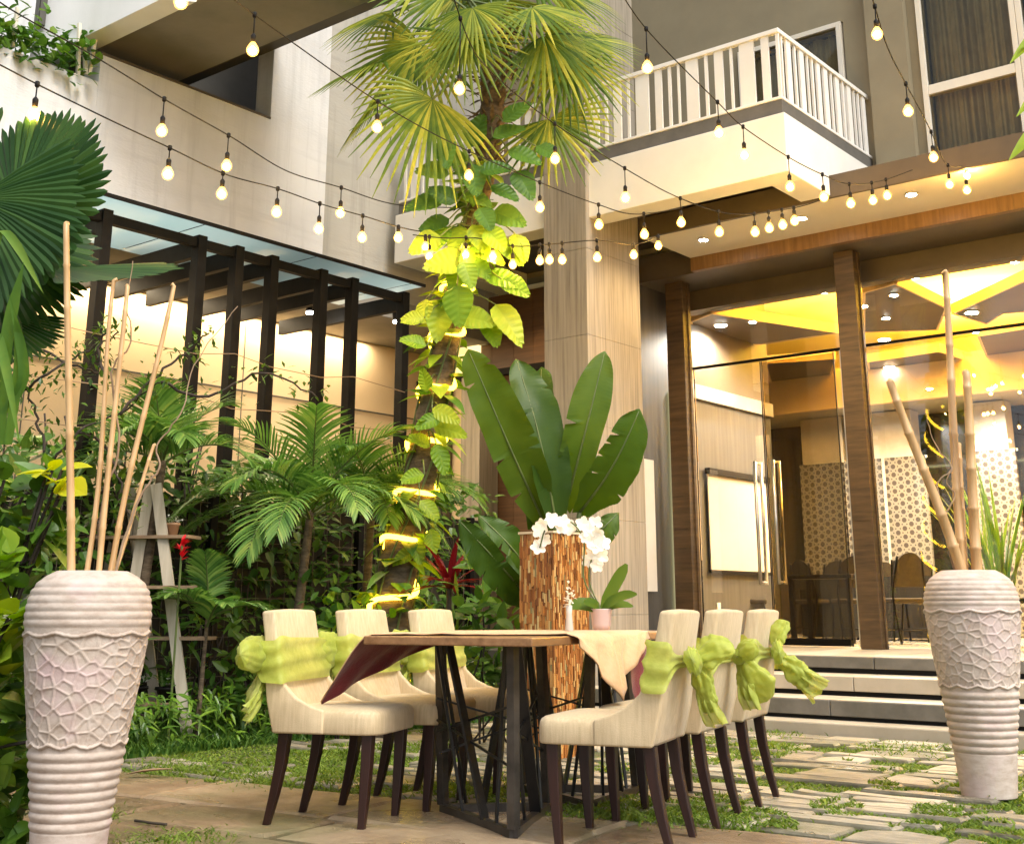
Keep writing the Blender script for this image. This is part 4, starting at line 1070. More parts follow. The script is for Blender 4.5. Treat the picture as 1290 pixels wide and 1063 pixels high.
for u0, u1, y, lab in ((1008,1062,17.5,'patterned lattice screen seen through the smoked glass door'),(1064,1166,17.4,'wide patterned lattice screen with a pale centre strip, right of the wooden pillar'),(1222,1282,17.4,'patterned lattice screen behind the bamboo poles of the right vase')):
    xa = PY(u0,600,y).x; xb = PY(u1,600,y).x
    o = thing('lattice_screen', lab, 'screen', ((xa+xb)/2, y, FL), 0, 'patterned lattice screens at the back of the hall')
    MB().box(xa, y, FL+0.02, xb, y+0.06, 3.0).build('lattice_panel', M_lattice, o)
    if u1-u0 > 90: MB().box((xa+xb)/2-0.02, y-0.012, FL+0.02, (xa+xb)/2+0.02, y-0.001, 3.0).build('strip', M_cream, o)
    MB().box(xa, y+0.10, 2.98, xb, y+0.13, 3.01).build('light_strip', E_led, o)
# ================================================================== LIGHTS IN THE HALL (cove lamps, downlights) and one added strip lamp
def area(loc, sx, sy, e, col, up=True):
    l = bpy.data.lights.new('area_lamp', 'AREA'); l.shape = 'RECTANGLE'; l.size = sx; l.size_y = sy; l.energy = e; l.color = col
    o = bpy.data.objects.new('area_lamp', l); COL.objects.link(o); o.location = loc
    o.rotation_euler = (PI if up else 0, 0, 0); return o
YEL = (1.0, 0.62, 0.07)
for x, y in ((-6.2,13.6),(-3.6,13.4),(-1.2,13.4),(-5.4,16.4),(-2.6,16.4),(0.6,15.6)):
    area((x,y,4.40), 1.6, 1.6, 400, YEL)
def point(loc, e, col, r=0.06):
    l = bpy.data.lights.new('lamp', 'POINT'); l.energy = e; l.color = col; l.shadow_soft_size = r
    o = bpy.data.objects.new('lamp', l); COL.objects.link(o); o.location = loc; return o
def spot(loc, e, col, ang=100):
    l = bpy.data.lights.new('lamp', 'SPOT'); l.energy = e; l.color = col; l.spot_size = math.radians(ang); l.spot_blend = 0.6; l.shadow_soft_size = 0.05
    o = bpy.data.objects.new('lamp', l); COL.objects.link(o); o.location = loc; return o
for u, v, z in ((908,409,ZP),(1114,427,ZP),(1224,393,ZP),(1247,489,3.72),(947,449,ZP)):
    p = PZ(u, v, z); spot((p.x, p.y, z-0.05), 300, (1,0.94,0.82), 165)
for u, v in ((886, 301), (1148, 244), (1010, 274)):
    p = PZ(u, v, 4.60); spot((p.x, p.y, 4.57), 60, (1,0.72,0.38), 120)
for u, v in ((392, 378), (501, 390)):
    p = PZ(u, v, 3.985); spot((p.x, p.y, 3.83), 40, (1,0.82,0.55), 165)
pl_ = area((-10.40, 6.0, 3.975), 0.2, 8.5, 105, (1,0.82,0.55), False)  # added strip lamp with no visible fitting, evens the light on the passage wall
spot((-8.4, 10.6, 4.5), 40, (1,0.74,0.42), 130)
spot((-6.0, 10.0, 4.52), 40, (1,0.70,0.36), 140)
# ================================================================== STRING LIGHTS
M_cable = M_noise('black_cable', (0.007,0.006,0.006), (0.012,0.011,0.010), 5, 0.6, 0, spec=0.15)
def string(label, pts, bulbs, size=0.034):
    wp = smoothpts([PD(u, v, d) for u, v, d in pts], 14)
    us = []
    for p in wp:
        # pixel column of each wire point
        q = p-CAM; xc = cy_*q.x+sy_*q.y; yc = -sy_*q.x+cy_*q.y; dep = cp_*yc+sp_*q.z; us.append(PPX+FPX*xc/dep)
    root = thing('string_lights', label, 'string lights', wp[0], 0, 'festoon string lights over the courtyard')
    MB().tube(wp, 0.0042, 6).build('cable', M_cable, root, smooth=True)
    for u, v in bulbs:
        k = min(range(len(us)), key=lambda i: abs(us[i]-u))
        # interpolate the wire point under that pixel column
        w_ = wp[k]
        for i in range(len(us)-1):
            if (us[i]-u)*(us[i+1]-u) <= 0 and abs(us[i+1]-us[i]) > 1e-6:
                w_ = wp[i].lerp(wp[i+1], (u-us[i])/(us[i+1]-us[i])); break
        q = w_-CAM; yc = -sy_*q.x+cy_*q.y
        c = PD(u, v, yc); c.x, c.y = w_.x, w_.y
        if w_.z-c.z < 0.09: c.z = w_.z-0.09
        r = size
        b = MB().lathe([(0.012,r*1.42),(r*0.62,r*0.98),(r*0.92,r*0.45),(r,0.0),(r*0.82,-r*0.55),(r*0.45,-r*0.88),(0.004,-r)], 14, c).build('light_bulb', E_bulbglass, root, smooth=True)
        MB().lathe([(0.004,r*0.72),(r*0.45,r*0.40),(r*0.66,0.0),(r*0.48,-r*0.45),(0.003,-r*0.70)], 10, c).build('filament', E_bulb, b, smooth=True)
        m = MB().lathe([(0.014,r*1.40),(0.016,r*1.40+0.040),(0.006,r*1.40+0.055)], 10, c)
        m.tube([V((c.x,c.y,c.z+r*1.4+0.055)), V((c.x,c.y,max(w_.z, c.z+r*1.4+0.058)))], 0.004, 5)
        m.lathe([(0.009,-0.016),(0.013,-0.01),(0.013,0.012),(0.009,0.016)], 8, w_)
        s = m.build('socket', M_cable, b, smooth=True)
string('upper of the two strings of bulbs crossing the white wall on the left', [(-40,-30,5.6),(10,10,5.8),(120,72,6.4),(210,127,7.0),(290,172,7.6),(360,215,8.1),(428,236,8.6),(500,258,9.2),(590,262,9.9)], [(207,166),(288,210),(430,269)])
string('lower of the two strings of bulbs crossing the white wall on the left', [(-40,62,5.4),(0,82,5.6),(52,109,5.9),(140,152,6.4),(217,188,6.9),(285,220,7.4),(350,238,7.8),(404,257,8.2),(457,272,8.6),(520,290,9.2),(600,300,9.9)], [(47,146),(214,220),(281,245),(350,268),(403,289),(457,300),(502,300)])
string('string of bulbs running from the top left corner behind the palm crown', [(205,-60,5.6),(232,-22,5.7),(285,-5,6.0),(322,20,6.4),(380,62,6.9),(460,118,7.6),(530,160,8.2),(600,195,8.6),(690,234,9.0),(754,258,9.2),(800,270,9.3),(860,262,9.6)], [(230,4),(321,64),(476,161),(591,222),(680,262),(754,284),(811,296)], 0.035)
string('string of bulbs that dips through the palm crown towards the balcony slab', [(560,-40,6.8),(590,50,7.2),(620,92,7.6),(690,150,8.2),(785,211,8.8),(857,250,9.2),(925,270,9.4),(1000,262,9.6),(1040,250,10.0)], [(580,113),(699,201),(787,250),(857,281),(905,293),(950,293),(968,288),(985,284),(1000,279)], 0.035)
string('string of bulbs passing in front of the balcony corner', [(770,-30,6.8),(815,38,7.2),(905,130,8.0),(936,160,8.3),(993,198,8.7),(1036,220,9.0),(1070,232,9.4),(1110,228,9.9),(1150,214,10.3)], [(814,86),(904,168),(936,196),(993,236),(1036,249),(1070,257),(1098,253),(1116,247)], 0.035)
string('steep string of bulbs beside the upper right window', [(1080,-60,6.6),(1100,2,6.9),(1118,60,7.3),(1140,104,7.8),(1170,160,8.8),(1190,204,9.7),(1205,210,10.0),(1225,205,10.2),(1300,180,10.2)], [(1102,44),(1141,141),(1173,199),(1194,233),(1215,240),(1217,222)], 0.035)
string('short string of bulbs across the stone column under the slab', [(520,296,9.25),(560,300,9.2),(600,300,9.15),(645,310,9.2),(690,308,9.1),(752,303,9.1),(800,308,9.5),(832,296,9.9)], [(536,306),(541,323),(587,321),(621,323),(646,334),(680,329),(692,328),(708,328),(752,325),(798,321),(829,306)], 0.032)
# ================================================================== FOLIAGE HELPERS
def leaf(m, base, d, n, L_, W, droop=0.3, segs=5, fold=0.25, prof=None, mi=0, curl=0.0, vein=0.0):
    """one leaf blade with a midrib fold; d growth direction, n upper side"""
    d = V(d).normalized(); n = V(n); n = n-d*n.dot(d)
    if n.length < 1e-4: n = d.orthogonal()
    n.normalize(); s = d.cross(n); P = []; p = V(base); dd = d.copy()
    prof = prof or (lambda t: math.sin(PI*min(1, t*0.94+0.05))**0.8*(1.15-0.45*t))
    for i in range(segs+1):
        t = i/segs; w = 0.5*W*prof(t)
        vv = n*(vein*(1 if i % 2 else -1))-dd*(vein*9 if vein else 0)*(-1 if t < .9 else 0)
        P += [p-s*w+n*(fold*w)+vv, p.copy(), p+s*w+n*(fold*w)+vv]
        p = p+dd*(L_/segs); dd = (dd+V((0,0,-droop/segs))+n*curl/segs).normalized(); n = (n-dd*n.dot(dd)).normalized()
    fs = []
    for i in range(segs): a = i*3; fs += [(a,a+1,a+4,a+3),(a+1,a+2,a+5,a+4)]
    m.add(P, fs, mi)
heart = lambda t: (math.sin(PI*(t*0.9+0.09))**0.55)*(1.2-0.95*t) if t < 0.985 else 0.02
paddle = lambda t: min(1, 0.30+t*2.6)*max(0.03, (1-((t-0.68)/0.33)**2 if t > 0.68 else 1))**0.5
strap = lambda t: (0.7+0.3*math.sin(PI*t))*(1 if t < 0.7 else max(0.03, (1-t)/0.3))
def fan(m, hub, d, n, R, span=4.2, segs=26, droop=0.25, join=0.55, rr=random, pleat=0.05):
    d = V(d).normalized(); n = V(n); n = (n-d*n.dot(d)).normalized(); s = n.cross(d)
    hub = V(hub); da = span/segs
    def dirv(a): return d*math.cos(a)+s*math.sin(a)
    for i in range(segs):
        a = -span/2+(i+0.5)*da; Lr = R*(0.80+0.2*math.cos(a*0.55))*rr.uniform(0.93,1.04)
        ja = join*R*rr.uniform(0.92,1.05); P = []
        for r, wf in ((0.02*R,1.0),(ja*0.5,1.0),(ja,1.0),(ja+(Lr-ja)*0.5,None),(Lr,None)):
            dz = V((0,0,-droop*R*(r/R)**2.2))
            if wf: hw = da*0.52*r
            elif r < Lr-1e-6: hw = da*0.42*ja
            else: hw = 0.002
            c = hub+dirv(a)*r+dz; t = dirv(a+PI/2)
            P += [c-t*hw-n*(pleat*hw*6), c+n*pleat*hw*6*0.0, c+t*hw-n*(pleat*hw*6)]
        fs = []
        for k in range(4): q = k*3; fs += [(q,q+1,q+4,q+3),(q+1,q+2,q+5,q+4)]
        m.add(P, fs)
def frond(m, base, d, L_, grav=1.1, pairs=26, leafL=0.34, leafW=0.03, up=None, stem=None, rr=random, vshape=0.5):
    d = V(d).normalized(); p = V(base); n = pairs+4; pts = [p.copy()]; ds = [d.copy()]
    for i in range(n):
        p = p+d*(L_/n); d = (d+V((0,0,-grav/n*(0.4+i/n)))).normalized(); pts.append(p.copy()); ds.append(d.copy())
    if stem is not None: stem.tube(pts, [0.011*(1-0.8*i/n) for i in range(n+1)], 5)
    for i in range(4, n+1):
        t = (i-4)/(n-4); dd = ds[i]; side = dd.cross(V((0,0,1)))
        if side.length < 0.05: side = V((1,0,0))
        side.normalize(); up_ = side.cross(dd)
        ln = leafL*(0.55+0.45*math.sin(PI*min(1, t*0.8+0.18)))*(1-0.35*t**3)
        for sg in (-1,1):
            ang = 1.05-0.55*t
            ld = dd*math.cos(ang)+side*(sg*math.sin(ang))+up_*(vshape*(1-t)+0.1)*rr.uniform(0.6,1.2)
            leaf(m, pts[i], ld, up_, ln*rr.uniform(0.9,1.08), leafW*rr.uniform(0.8,1.2), 0.75, 4, 0.2, prof=lambda q: max(0.04, math.sin(PI*min(1,q*0.85+0.14))**0.7))
def bushleaves(m, count, sampler, Ls, Ws, rr, outdir=None, droop=0.35, prof=None, segs=3):
    for _ in range(count):
        p, out = sampler()
        d = V((rr.gauss(0,1), rr.gauss(0,1), rr.gauss(0,0.6)))*0.55+V(out)
        k = rr.uniform(0.75,1.2)
        leaf(m, p, d, V((rr.gauss(0,.4), rr.gauss(0,.4), 1)), rr.uniform(*Ls)*k, rr.uniform(*Ws)*k, droop, segs, 0.2, prof)
TOCAM = cg(0,-1)
RIGHT = cg(1,0)
G_dark = M_leaf('deep_green_leaf', [(0.15,(0.018,0.050,0.008)),(0.5,(0.052,0.115,0.016)),(0.85,(0.12,0.20,0.028))], 0.35, 0.25, spec=0.35)
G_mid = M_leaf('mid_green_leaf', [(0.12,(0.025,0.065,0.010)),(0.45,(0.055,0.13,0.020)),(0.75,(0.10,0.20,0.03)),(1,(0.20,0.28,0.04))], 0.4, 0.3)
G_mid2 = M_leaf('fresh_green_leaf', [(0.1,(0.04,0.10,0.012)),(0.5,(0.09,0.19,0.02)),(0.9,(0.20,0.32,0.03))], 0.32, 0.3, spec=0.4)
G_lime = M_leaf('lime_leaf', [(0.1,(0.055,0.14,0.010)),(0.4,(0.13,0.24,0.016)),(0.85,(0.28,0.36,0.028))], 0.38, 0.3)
G_yellow = M_leaf('yellow_leaf', [(0.1,(0.42,0.46,0.02)),(0.8,(0.62,0.60,0.03))], 0.4, 0.4)
G_fan = M_leaf('fan_palm_leaf', [(0.1,(0.016,0.045,0.006)),(0.4,(0.085,0.145,0.014)),(0.72,(0.23,0.27,0.026)),(0.92,(0.42,0.39,0.05))], 0.42, 0.3, 9)
G_fandark = M_leaf('ruffled_palm_leaf', [(0.12,(0.010,0.032,0.008)),(0.5,(0.022,0.062,0.014)),(0.9,(0.045,0.10,0.022))], 0.4, 0.22)
G_areca = M_leaf('areca_leaf', [(0.1,(0.018,0.055,0.012)),(0.4,(0.075,0.175,0.034)),(0.75,(0.17,0.30,0.065)),(1,(0.32,0.38,0.09))], 0.36, 0.32, spec=0.4)
G_banana = M_leaf('paddle_leaf', [(0.1,(0.022,0.052,0.006)),(0.5,(0.052,0.102,0.010)),(0.9,(0.11,0.165,0.016))], 0.36, 0.25, 3)
G_grass = M_leaf('grass_blade', [(0.1,(0.055,0.10,0.014)),(0.5,(0.12,0.19,0.024)),(0.9,(0.22,0.29,0.05))], 0.6, 0.3)
G_red = M_leaf('red_cordyline', [(0.1,(0.07,0.006,0.010)),(0.9,(0.20,0.02,0.025))], 0.4, 0.25)
M_stemg = M_noise('green_stem', (0.06,0.09,0.02), (0.11,0.14,0.035), 8, 0.5, 0.05)
M_trunk = M_noise('palm_trunk', (0.055,0.038,0.022), (0.145,0.105,0.065), 9, 0.9, 0.5, 16, (1,1,3), bdist=0.03)
M_branch = M_noise('dark_branch', (0.02,0.014,0.010), (0.05,0.036,0.025), 14, 0.85, 0.3)
M_petal = M_leaf('white_petal', [(0.1,(0.78,0.76,0.66)),(0.8,(0.86,0.85,0.80))], 0.5, 0.3)
M_petalred = M_leaf('red_petal', [(0.1,(0.45,0.01,0.015)),(0.8,(0.60,0.03,0.04))], 0.5, 0.3)
M_pinkpot = M_noise('pink_ceramic', (0.50,0.36,0.33), (0.58,0.43,0.39), 4, 0.35, 0.03)
M_terra = M_noise('terracotta', (0.36,0.20,0.11), (0.46,0.28,0.16), 6, 0.75, 0.15)
# ================================================================== PALM WITH ROPE LIGHT (centre)
R_ = random.Random(5)
tp = smoothpts([cg(-0.99,9.5,-0.02), PD(498,735,9.5), PD(525,620,9.5), PD(548,500,9.5), PD(572,380,9.5), PD(596,290,9.5), PD(616,180,9.5), PD(622,90,9.5), PD(618,30,9.5)], 10)
tb0 = tp[0]
palm = thing('fan_palm', 'tall fan palm with vine and glowing rope light around its trunk', 'palm tree', (tb0.x, tb0.y, 0))
n = len(tp)
rad = []
for i in range(n):
    t = i/(n-1); rad.append((0.165-0.085*min(1,t*1.6) if t < 0.62 else 0.08+0.045*(t-0.62)/0.38)*(1+0.06*math.sin(i*2.3)))
MB().tube(tp, rad, 16).build('trunk', M_trunk, palm, smooth=True)
# shaggy fibre below the crown
m = MB()
for i in range(int(n*0.70), n):
    for k in range(9):
        a = R_.uniform(0,2*PI); o = V((math.cos(a), math.sin(a), 0))
        leaf(m, tp[i]+o*rad[i]*0.9, o*0.7+V((0,0,R_.uniform(-0.6,0.9))), o, R_.uniform(0.10,0.22), 0.035, 0.5, 3, 0.1)
m.build('trunk_fibre', M_trunk, palm)
crown = tp[-1]
leaves = MB(); stems = MB()
def crownleaf(tip_hub, d, R, droop, n_, span=3.6):
    st = crown+V((R_.uniform(-.05,.05), R_.uniform(-.05,.05), R_.uniform(-0.55,0.2)))
    pts = smoothpts([st, st.lerp(tip_hub, 0.5)+V((0,0,0.10)), tip_hub], 6); stems.tube(pts, 0.011, 6)
    fan(leaves, tip_hub, d, n_, R, span, 28, droop, 0.42, R_, 0.06)
# (hub pixel, pointing pixel, depth offset, radius)
CL = [((548,55),(470,140),-0.25,0.66),((500,75),(428,98),0.1,0.62),((498,120),(440,190),0.2,0.52),((565,125),(515,205),-0.45,0.66),((605,45),(585,150),-0.55,0.55),
      ((515,15),(432,30),0.2,0.62),((545,-15),(470,-50),-0.2,0.6),((705,45),(790,95),-0.2,0.66),((690,10),(775,25),-0.3,0.62),((735,75),(795,140),0.0,0.58),((712,150),(752,220),-0.1,0.56),
      ((690,-20),(760,-50),0.2,0.62),((755,50),(825,55),0.2,0.5),((640,-40),(650,-120),0.1,0.6),((585,-10),(530,-60),-0.1,0.6),((690,70),(740,110),0.5,0.55),((600,-10),(560,40),0.5,0.6),((720,-10),(790,-10),0.45,0.6),((660,0),(650,70),0.5,0.55),((615,10),(610,80),-0.6,0.5)]
for (hu, hv), (tu, tv), dd, R in CL:
    hu -= 20; tu -= 22; h = PD(hu, hv, 9.5+dd); q = PD(tu, tv, 9.5+dd+R_.uniform(-0.25,0.15)); d = (q-h)
    nn = TOCAM*R_.uniform(0.2,0.9)+V((R_.uniform(-.5,.5), R_.uniform(-.5,.5), R_.uniform(0.35,0.9)))
    crownleaf(h, d, R*1.04, R_.uniform(0.12,0.45), nn)
leaves.build('crown', G_fan, palm); stems.build('leaf_stalks', M_stemg, palm, smooth=True)
# rope light spiral
m = MB(); pts = []; turns = 15.5
i0, i1 = 4, int(n*0.60)
N_ = 420
for k in range(N_):
    t = k/(N_-1); f = i0+(i1-i0)*t; i = int(f); fr_ = f-i; c = tp[i].lerp(tp[min(i+1,n-1)], fr_); r = rad[i]*(1-fr_)+rad[min(i+1,n-1)]*fr_+0.014
    a = -2*PI*turns*t*0.52+1.0
    pts.append(c+(RIGHT*math.cos(a)+TOCAM*math.sin(a))*r+V((0,0,-0.085*math.cos(a))))
rope = m.tube(pts, 0.019, 8).build('rope_light', E_rope, smooth=True)
tag(rope, 'glowing rope light wound in a spiral around the palm trunk', 'rope light')
# pothos vine on the trunk
vine = thing('climbing_vine', 'yellow green broad leaved vine climbing the trunk of the fan palm', 'vine', tp[6])
m = MB(); st = MB()
VL_ = [(562,190,.30,-80,0),(545,215,.30,170,0),(535,255,.33,190,0),(548,280,.28,200,0),(560,245,.26,150,0),(600,250,.28,-20,0),(625,212,.30,10,0),(640,272,.32,-20,0),(612,275,.25,-60,0),(598,225,.3,-80,0),(535,305,.30,205,1),(555,300,.26,240,1),(575,300,.30,260,1),(605,300,.3,-60,1),(625,300,.28,-45,1),(645,315,.30,-50,1),(560,330,.36,185,1),(600,330,.34,-40,1),(615,322,.3,-25,1),(655,310,.28,-70,1),
       (575,345,.26,-110,1),(590,345,.28,-70,1),(578,385,.38,-85,1),(553,400,.38,-95,1),(634,350,.33,-15,1),(650,360,.30,-30,1),(600,400,.36,-10,1),(640,405,.38,-55,1),(620,415,.30,-70,1),(535,390,.22,-95,1),(522,430,.22,160,1),(520,400,.2,180,1),(560,520,.24,-20,1),(565,540,.26,-10,1),(540,530,.22,200,1),(555,575,.24,-70,1),(530,555,.2,150,1),(540,640,.2,-40,1),(520,600,.2,190,1),(545,680,.2,-80,1),(525,690,.22,-70,1),(510,700,.2,200,1),(535,480,.2,100,1),(660,195,.3,-20,0),(660,230,.3,-60,0),(690,190,.25,-30,0),(600,165,.32,70,0),(640,165,.3,20,0),(650,140,.3,40,0),(580,205,.28,120,0),(635,240,.28,-30,0)]
for u, v, L_, an, lit in VL_:
    c = PD(u, v, 9.25+R_.uniform(-0.15,0.1)); a = math.radians(an)
    d = RIGHT*math.cos(a)+V((0,0,math.sin(a)))+TOCAM*R_.uniform(0.1,0.5)
    nn = TOCAM*1.0+V((0,0,R_.uniform(0.2,0.8)))+RIGHT*R_.uniform(-.5,.5)
    base = c-d.normalized()*L_*0.45
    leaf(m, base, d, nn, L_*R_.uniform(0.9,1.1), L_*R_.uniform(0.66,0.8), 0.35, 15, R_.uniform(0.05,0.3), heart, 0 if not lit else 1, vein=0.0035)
    k = min(range(n), key=lambda i: abs(tp[i].z-base.z-0.12)); st.tube(smoothpts([tp[k]+TOCAM*rad[k]*0.8, tp[k].lerp(base, 0.5)+V((0,0,0.06))+TOCAM*0.05, base], 5), 0.006, 5)
for _ in range(170):
    t = R_.uniform(0.10,0.72); i = int(t*(n-1)); a = R_.uniform(0,2*PI); o = V((math.cos(a), math.sin(a), 0))
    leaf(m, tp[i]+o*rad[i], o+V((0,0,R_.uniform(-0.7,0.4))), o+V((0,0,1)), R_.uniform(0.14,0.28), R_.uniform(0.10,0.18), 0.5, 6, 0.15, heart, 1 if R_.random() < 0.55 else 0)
for k in range(5):
    pts = [tp[i]+V((math.cos(k*1.3+i*0.09), math.sin(k*1.3+i*0.09), 0))*(rad[i]+0.012) for i in range(2, int(n*0.7), 3)]; st.tube(pts, 0.009, 5)
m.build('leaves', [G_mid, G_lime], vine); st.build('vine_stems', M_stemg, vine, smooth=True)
for k in (0.10, 0.20, 0.30, 0.40, 0.50, 0.58):
    pass
# ================================================================== BIRD OF PARADISE (paddle leaves)
bop = thing('paddle_leaf_plant', 'dark green plant with tall upright paddle leaves in front of the stone column', 'plant', cg(0.22, 8.95))
m = MB(); st = MB()
def padleaf(b, tip, W, yc0, yc1, tw=0.0, fold=0.25, curl=0.0):
    p0 = PD(*b, yc0); p1 = PD(*tip, yc1); d = p1-p0
    P = []; segs = 84; d_n = d.normalized(); nn = (TOCAM+RIGHT*tw+V((0,0,.25))); nn = (nn-d_n*nn.dot(d_n)).normalized(); s = d_n.cross(nn)
    tears = [(R_.randint(20,76), R_.choice((-1,1)), R_.uniform(0.35,0.75)) for _ in range(R_.randint(2,6))]
    ph = R_.uniform(0,6); bow = R_.uniform(-.05,.05)
    for i in range(segs+1):
        t = i/segs; w = 0.5*W*paddle(t)*(1+0.05*math.sin(t*9+ph))
        c = p0+d*t+nn*(0.10*math.sin(PI*t))+s*bow*math.sin(PI*t)+V((0,0,-curl*t**3))+TOCAM*curl*0.5*t**3
        rip = 0.012*math.sin(t*23+ph)+0.004*math.sin(t*61); vein = 0.0022*(1 if i % 2 else -1)
        kl = kr = 1.0
        for ti, sd2, dp in tears:
            if i == ti:
                if sd2 < 0: kl = dp
                else: kr = dp
        P += [c-s*w*kl+nn*(fold*w*kl+rip+vein)-d_n*0.03*kl, c-s*w*0.5+nn*(fold*w*0.42-rip*.5+vein)-d_n*.012, c, c+s*w*0.5+nn*(fold*w*0.42+rip*.5+vein)-d_n*.012, c+s*w*kr+nn*(fold*w*kr-rip+vein)-d_n*0.03*kr]
    fs = []
    for i in range(segs):
        for k in range(4): a = i*5+k; fs.append((a,a+1,a+6,a+5))
    m.add(P, fs)
    st.tube([p0+d*(t*0.98)+nn*(0.10*math.sin(PI*t)+0.006)+V((0,0,-curl*t**3))+TOCAM*curl*0.5*t**3 for t in [i/14 for i in range(15)]], [0.011*(1-0.7*i/14) for i in range(15)], 5)
    root = cg(0.22+R_.uniform(-.08,.08), 8.95+R_.uniform(-.06,.06), 0); st.tube(smoothpts([root, root.lerp(p0, 0.6)+V((0,0,0.1)), p0], 6), 0.018, 6)
padleaf((690,668),(590,432),0.33,8.9,8.6,-0.3,0.2,0.05)
padleaf((700,660),(650,452),0.30,8.8,8.9,0.2)
padleaf((706,640),(682,462),0.27,8.95,9.1,-0.5)
padleaf((712,640),(762,442),0.27,8.9,8.8,0.1)
padleaf((730,645),(806,515),0.31,8.75,8.5,0.5,0.15)
padleaf((740,690),(780,645),0.16,8.7,8.6,0.1)
padleaf((672,760),(578,655),0.20,8.6,8.2,-0.2)
padleaf((676,740),(602,648),0.18,8.7,8.5,0.2)
padleaf((690,700),(672,560),0.20,9.1,9.2,0.0)
padleaf((684,770),(640,690),0.18,8.9,8.9,0.0)
m.build('leaves', G_banana, bop, smooth=True); st.build('leaf_stalks', M_stemg, bop, smooth=True)
# ================================================================== ARECA PALMS
def areca(label, base, crown_p, specs, seed, trunk_r=0.045, lw=0.021, ll=0.38):
    rr = random.Random(seed)
    t = thing('areca_palm', label, 'palm', base, 0, 'feathery areca palms in the left garden bed')
    m = MB(); st = MB(); b = V(base); c = V(crown_p)
    MB().tube(smoothpts([b, b.lerp(c,0.5)+V((rr.uniform(-.04,.04),0.02,0)), c], 8), [trunk_r*(1-0.35*i/16) for i in range(17)], 10).build('trunk', M_trunk, t, smooth=True)
    for az, el, L_, gr in specs:
        a = math.radians(az); e = math.radians(el)
        d = (RIGHT*math.cos(a)+TOCAM*math.sin(a))*math.cos(e)+V((0,0,math.sin(e)))
        frond(m, c+V((0,0,rr.uniform(-0.1,0.05))), d, L_, gr, 30, ll, lw, stem=st, rr=rr)
    m.build('fronds', G_areca, t); st.build('leaf_stalks', M_stemg, t, smooth=True)
def cgz(u, v, yc): return PD(u, v, yc)
sp1 = [(175,42,1.25,1.5),(200,55,1.2,1.3),(150,50,1.2,1.5),(165,20,1.25,1.2),(120,60,1.05,1.7),(95,45,1.1,1.8),(60,50,1.1,1.7),(30,45,1.15,1.5),(5,40,1.2,1.5),(-20,55,1.1,1.3),(80,75,1.0,0.8),(-60,65,1.0,1.0),(220,68,1.0,1.0),(110,25,1.1,1.6),(140,75,1.1,0.9),(15,70,1.1,1.0)]
sp1 = [(az, max(8, el-16), L_*0.93, gr+0.25) for az, el, L_, gr in sp1]
b1 = cg(-1.71, 9.6, 0); areca('large feathery palm with a slim brown trunk in the middle of the left bed', b1, PD(392,640,9.6), sp1, 3)
sp2 = [(170,50,1.0,1.5),(10,45,1.0,1.5),(60,55,0.9,1.6),(110,55,0.9,1.6),(200,70,0.9,1.0),(-30,70,0.9,1.0),(90,78,0.9,0.7),(140,35,0.9,1.5)]
sp2 = [(az, max(8, el-12), L_*0.72, gr+0.2) for az, el, L_, gr in sp2]
areca('feathery palm behind the timber shelf ladder', cg(-2.75,9.1,0), PD(205,580,9.1), sp2, 8)
areca('feathery palm close to the palm trunk with the rope light', cg(-1.22,10.1,0), PD(468,640,10.1), [(10,35,1.0,1.9),(40,45,0.95,1.9),(75,30,0.95,1.8),(150,55,0.9,1.4),(20,60,0.9,1.5),(100,55,0.9,1.6),(-20,40,1.0,1.6)], 13)
areca('low young feathery palm on the ground beside the shelf ladder', cg(-2.18,8.95,0), PD(262,770,8.95), [(170,30,0.45,1.3),(10,30,0.5,1.3),(60,45,0.45,1.4),(120,45,0.45,1.4),(90,70,0.4,1)], 21, 0.02, 0.022, 0.2)
# ================================================================== LEFT RUFFLED FAN PALM (foreground left)
rf = thing('ruffled_fan_palm', 'dark ruffled fan palm with huge round pleated leaves at the left edge', 'palm', cg(-2.75, 5.9))
m = MB(); st = MB()
def bigfan(hub, tip, yc, R, nvec, span, droop=0.05, segs=40):
    h = PD(*hub, yc); q = PD(*tip, yc-0.1)
    fan(m, h, q-h, nvec, R, span, segs, droop, 0.86, R_, 0.07)
    root = cg(-2.75,5.9,0.25); st.tube(smoothpts([root, root.lerp(h,0.6)+V((0,0,0.15))-TOCAM*0.05, h], 6), 0.014, 6)
bigfan((15,262),(95,185),5.75,0.62,TOCAM*0.8+V((0,0,0.45)),3.6)
bigfan((-30,250),(40,340),5.55,0.58,TOCAM*0.9+V((0,0,0.2))-RIGHT*0.3,3.0,0.10)
bigfan((60,338),(180,340),5.95,0.66,TOCAM*0.35+V((0,0,0.9)),1.9,0.02,26)
bigfan((-25,300),(20,360),5.9,0.60,TOCAM*0.8+V((0,0,0.6))+RIGHT*0.2,3.2,0.12)
bigfan((-10,395),(65,445),5.8,0.36,TOCAM*0.6+V((0,0,0.8)),2.0,0.1,22)
bigfan((-20,205),(-60,180),5.8,0.55,TOCAM*0.8+V((0,0,0.6)),3.0)
m.build('leaves', G_fandark, rf); st.build('leaf_stalks', M_stemg, rf, smooth=True)
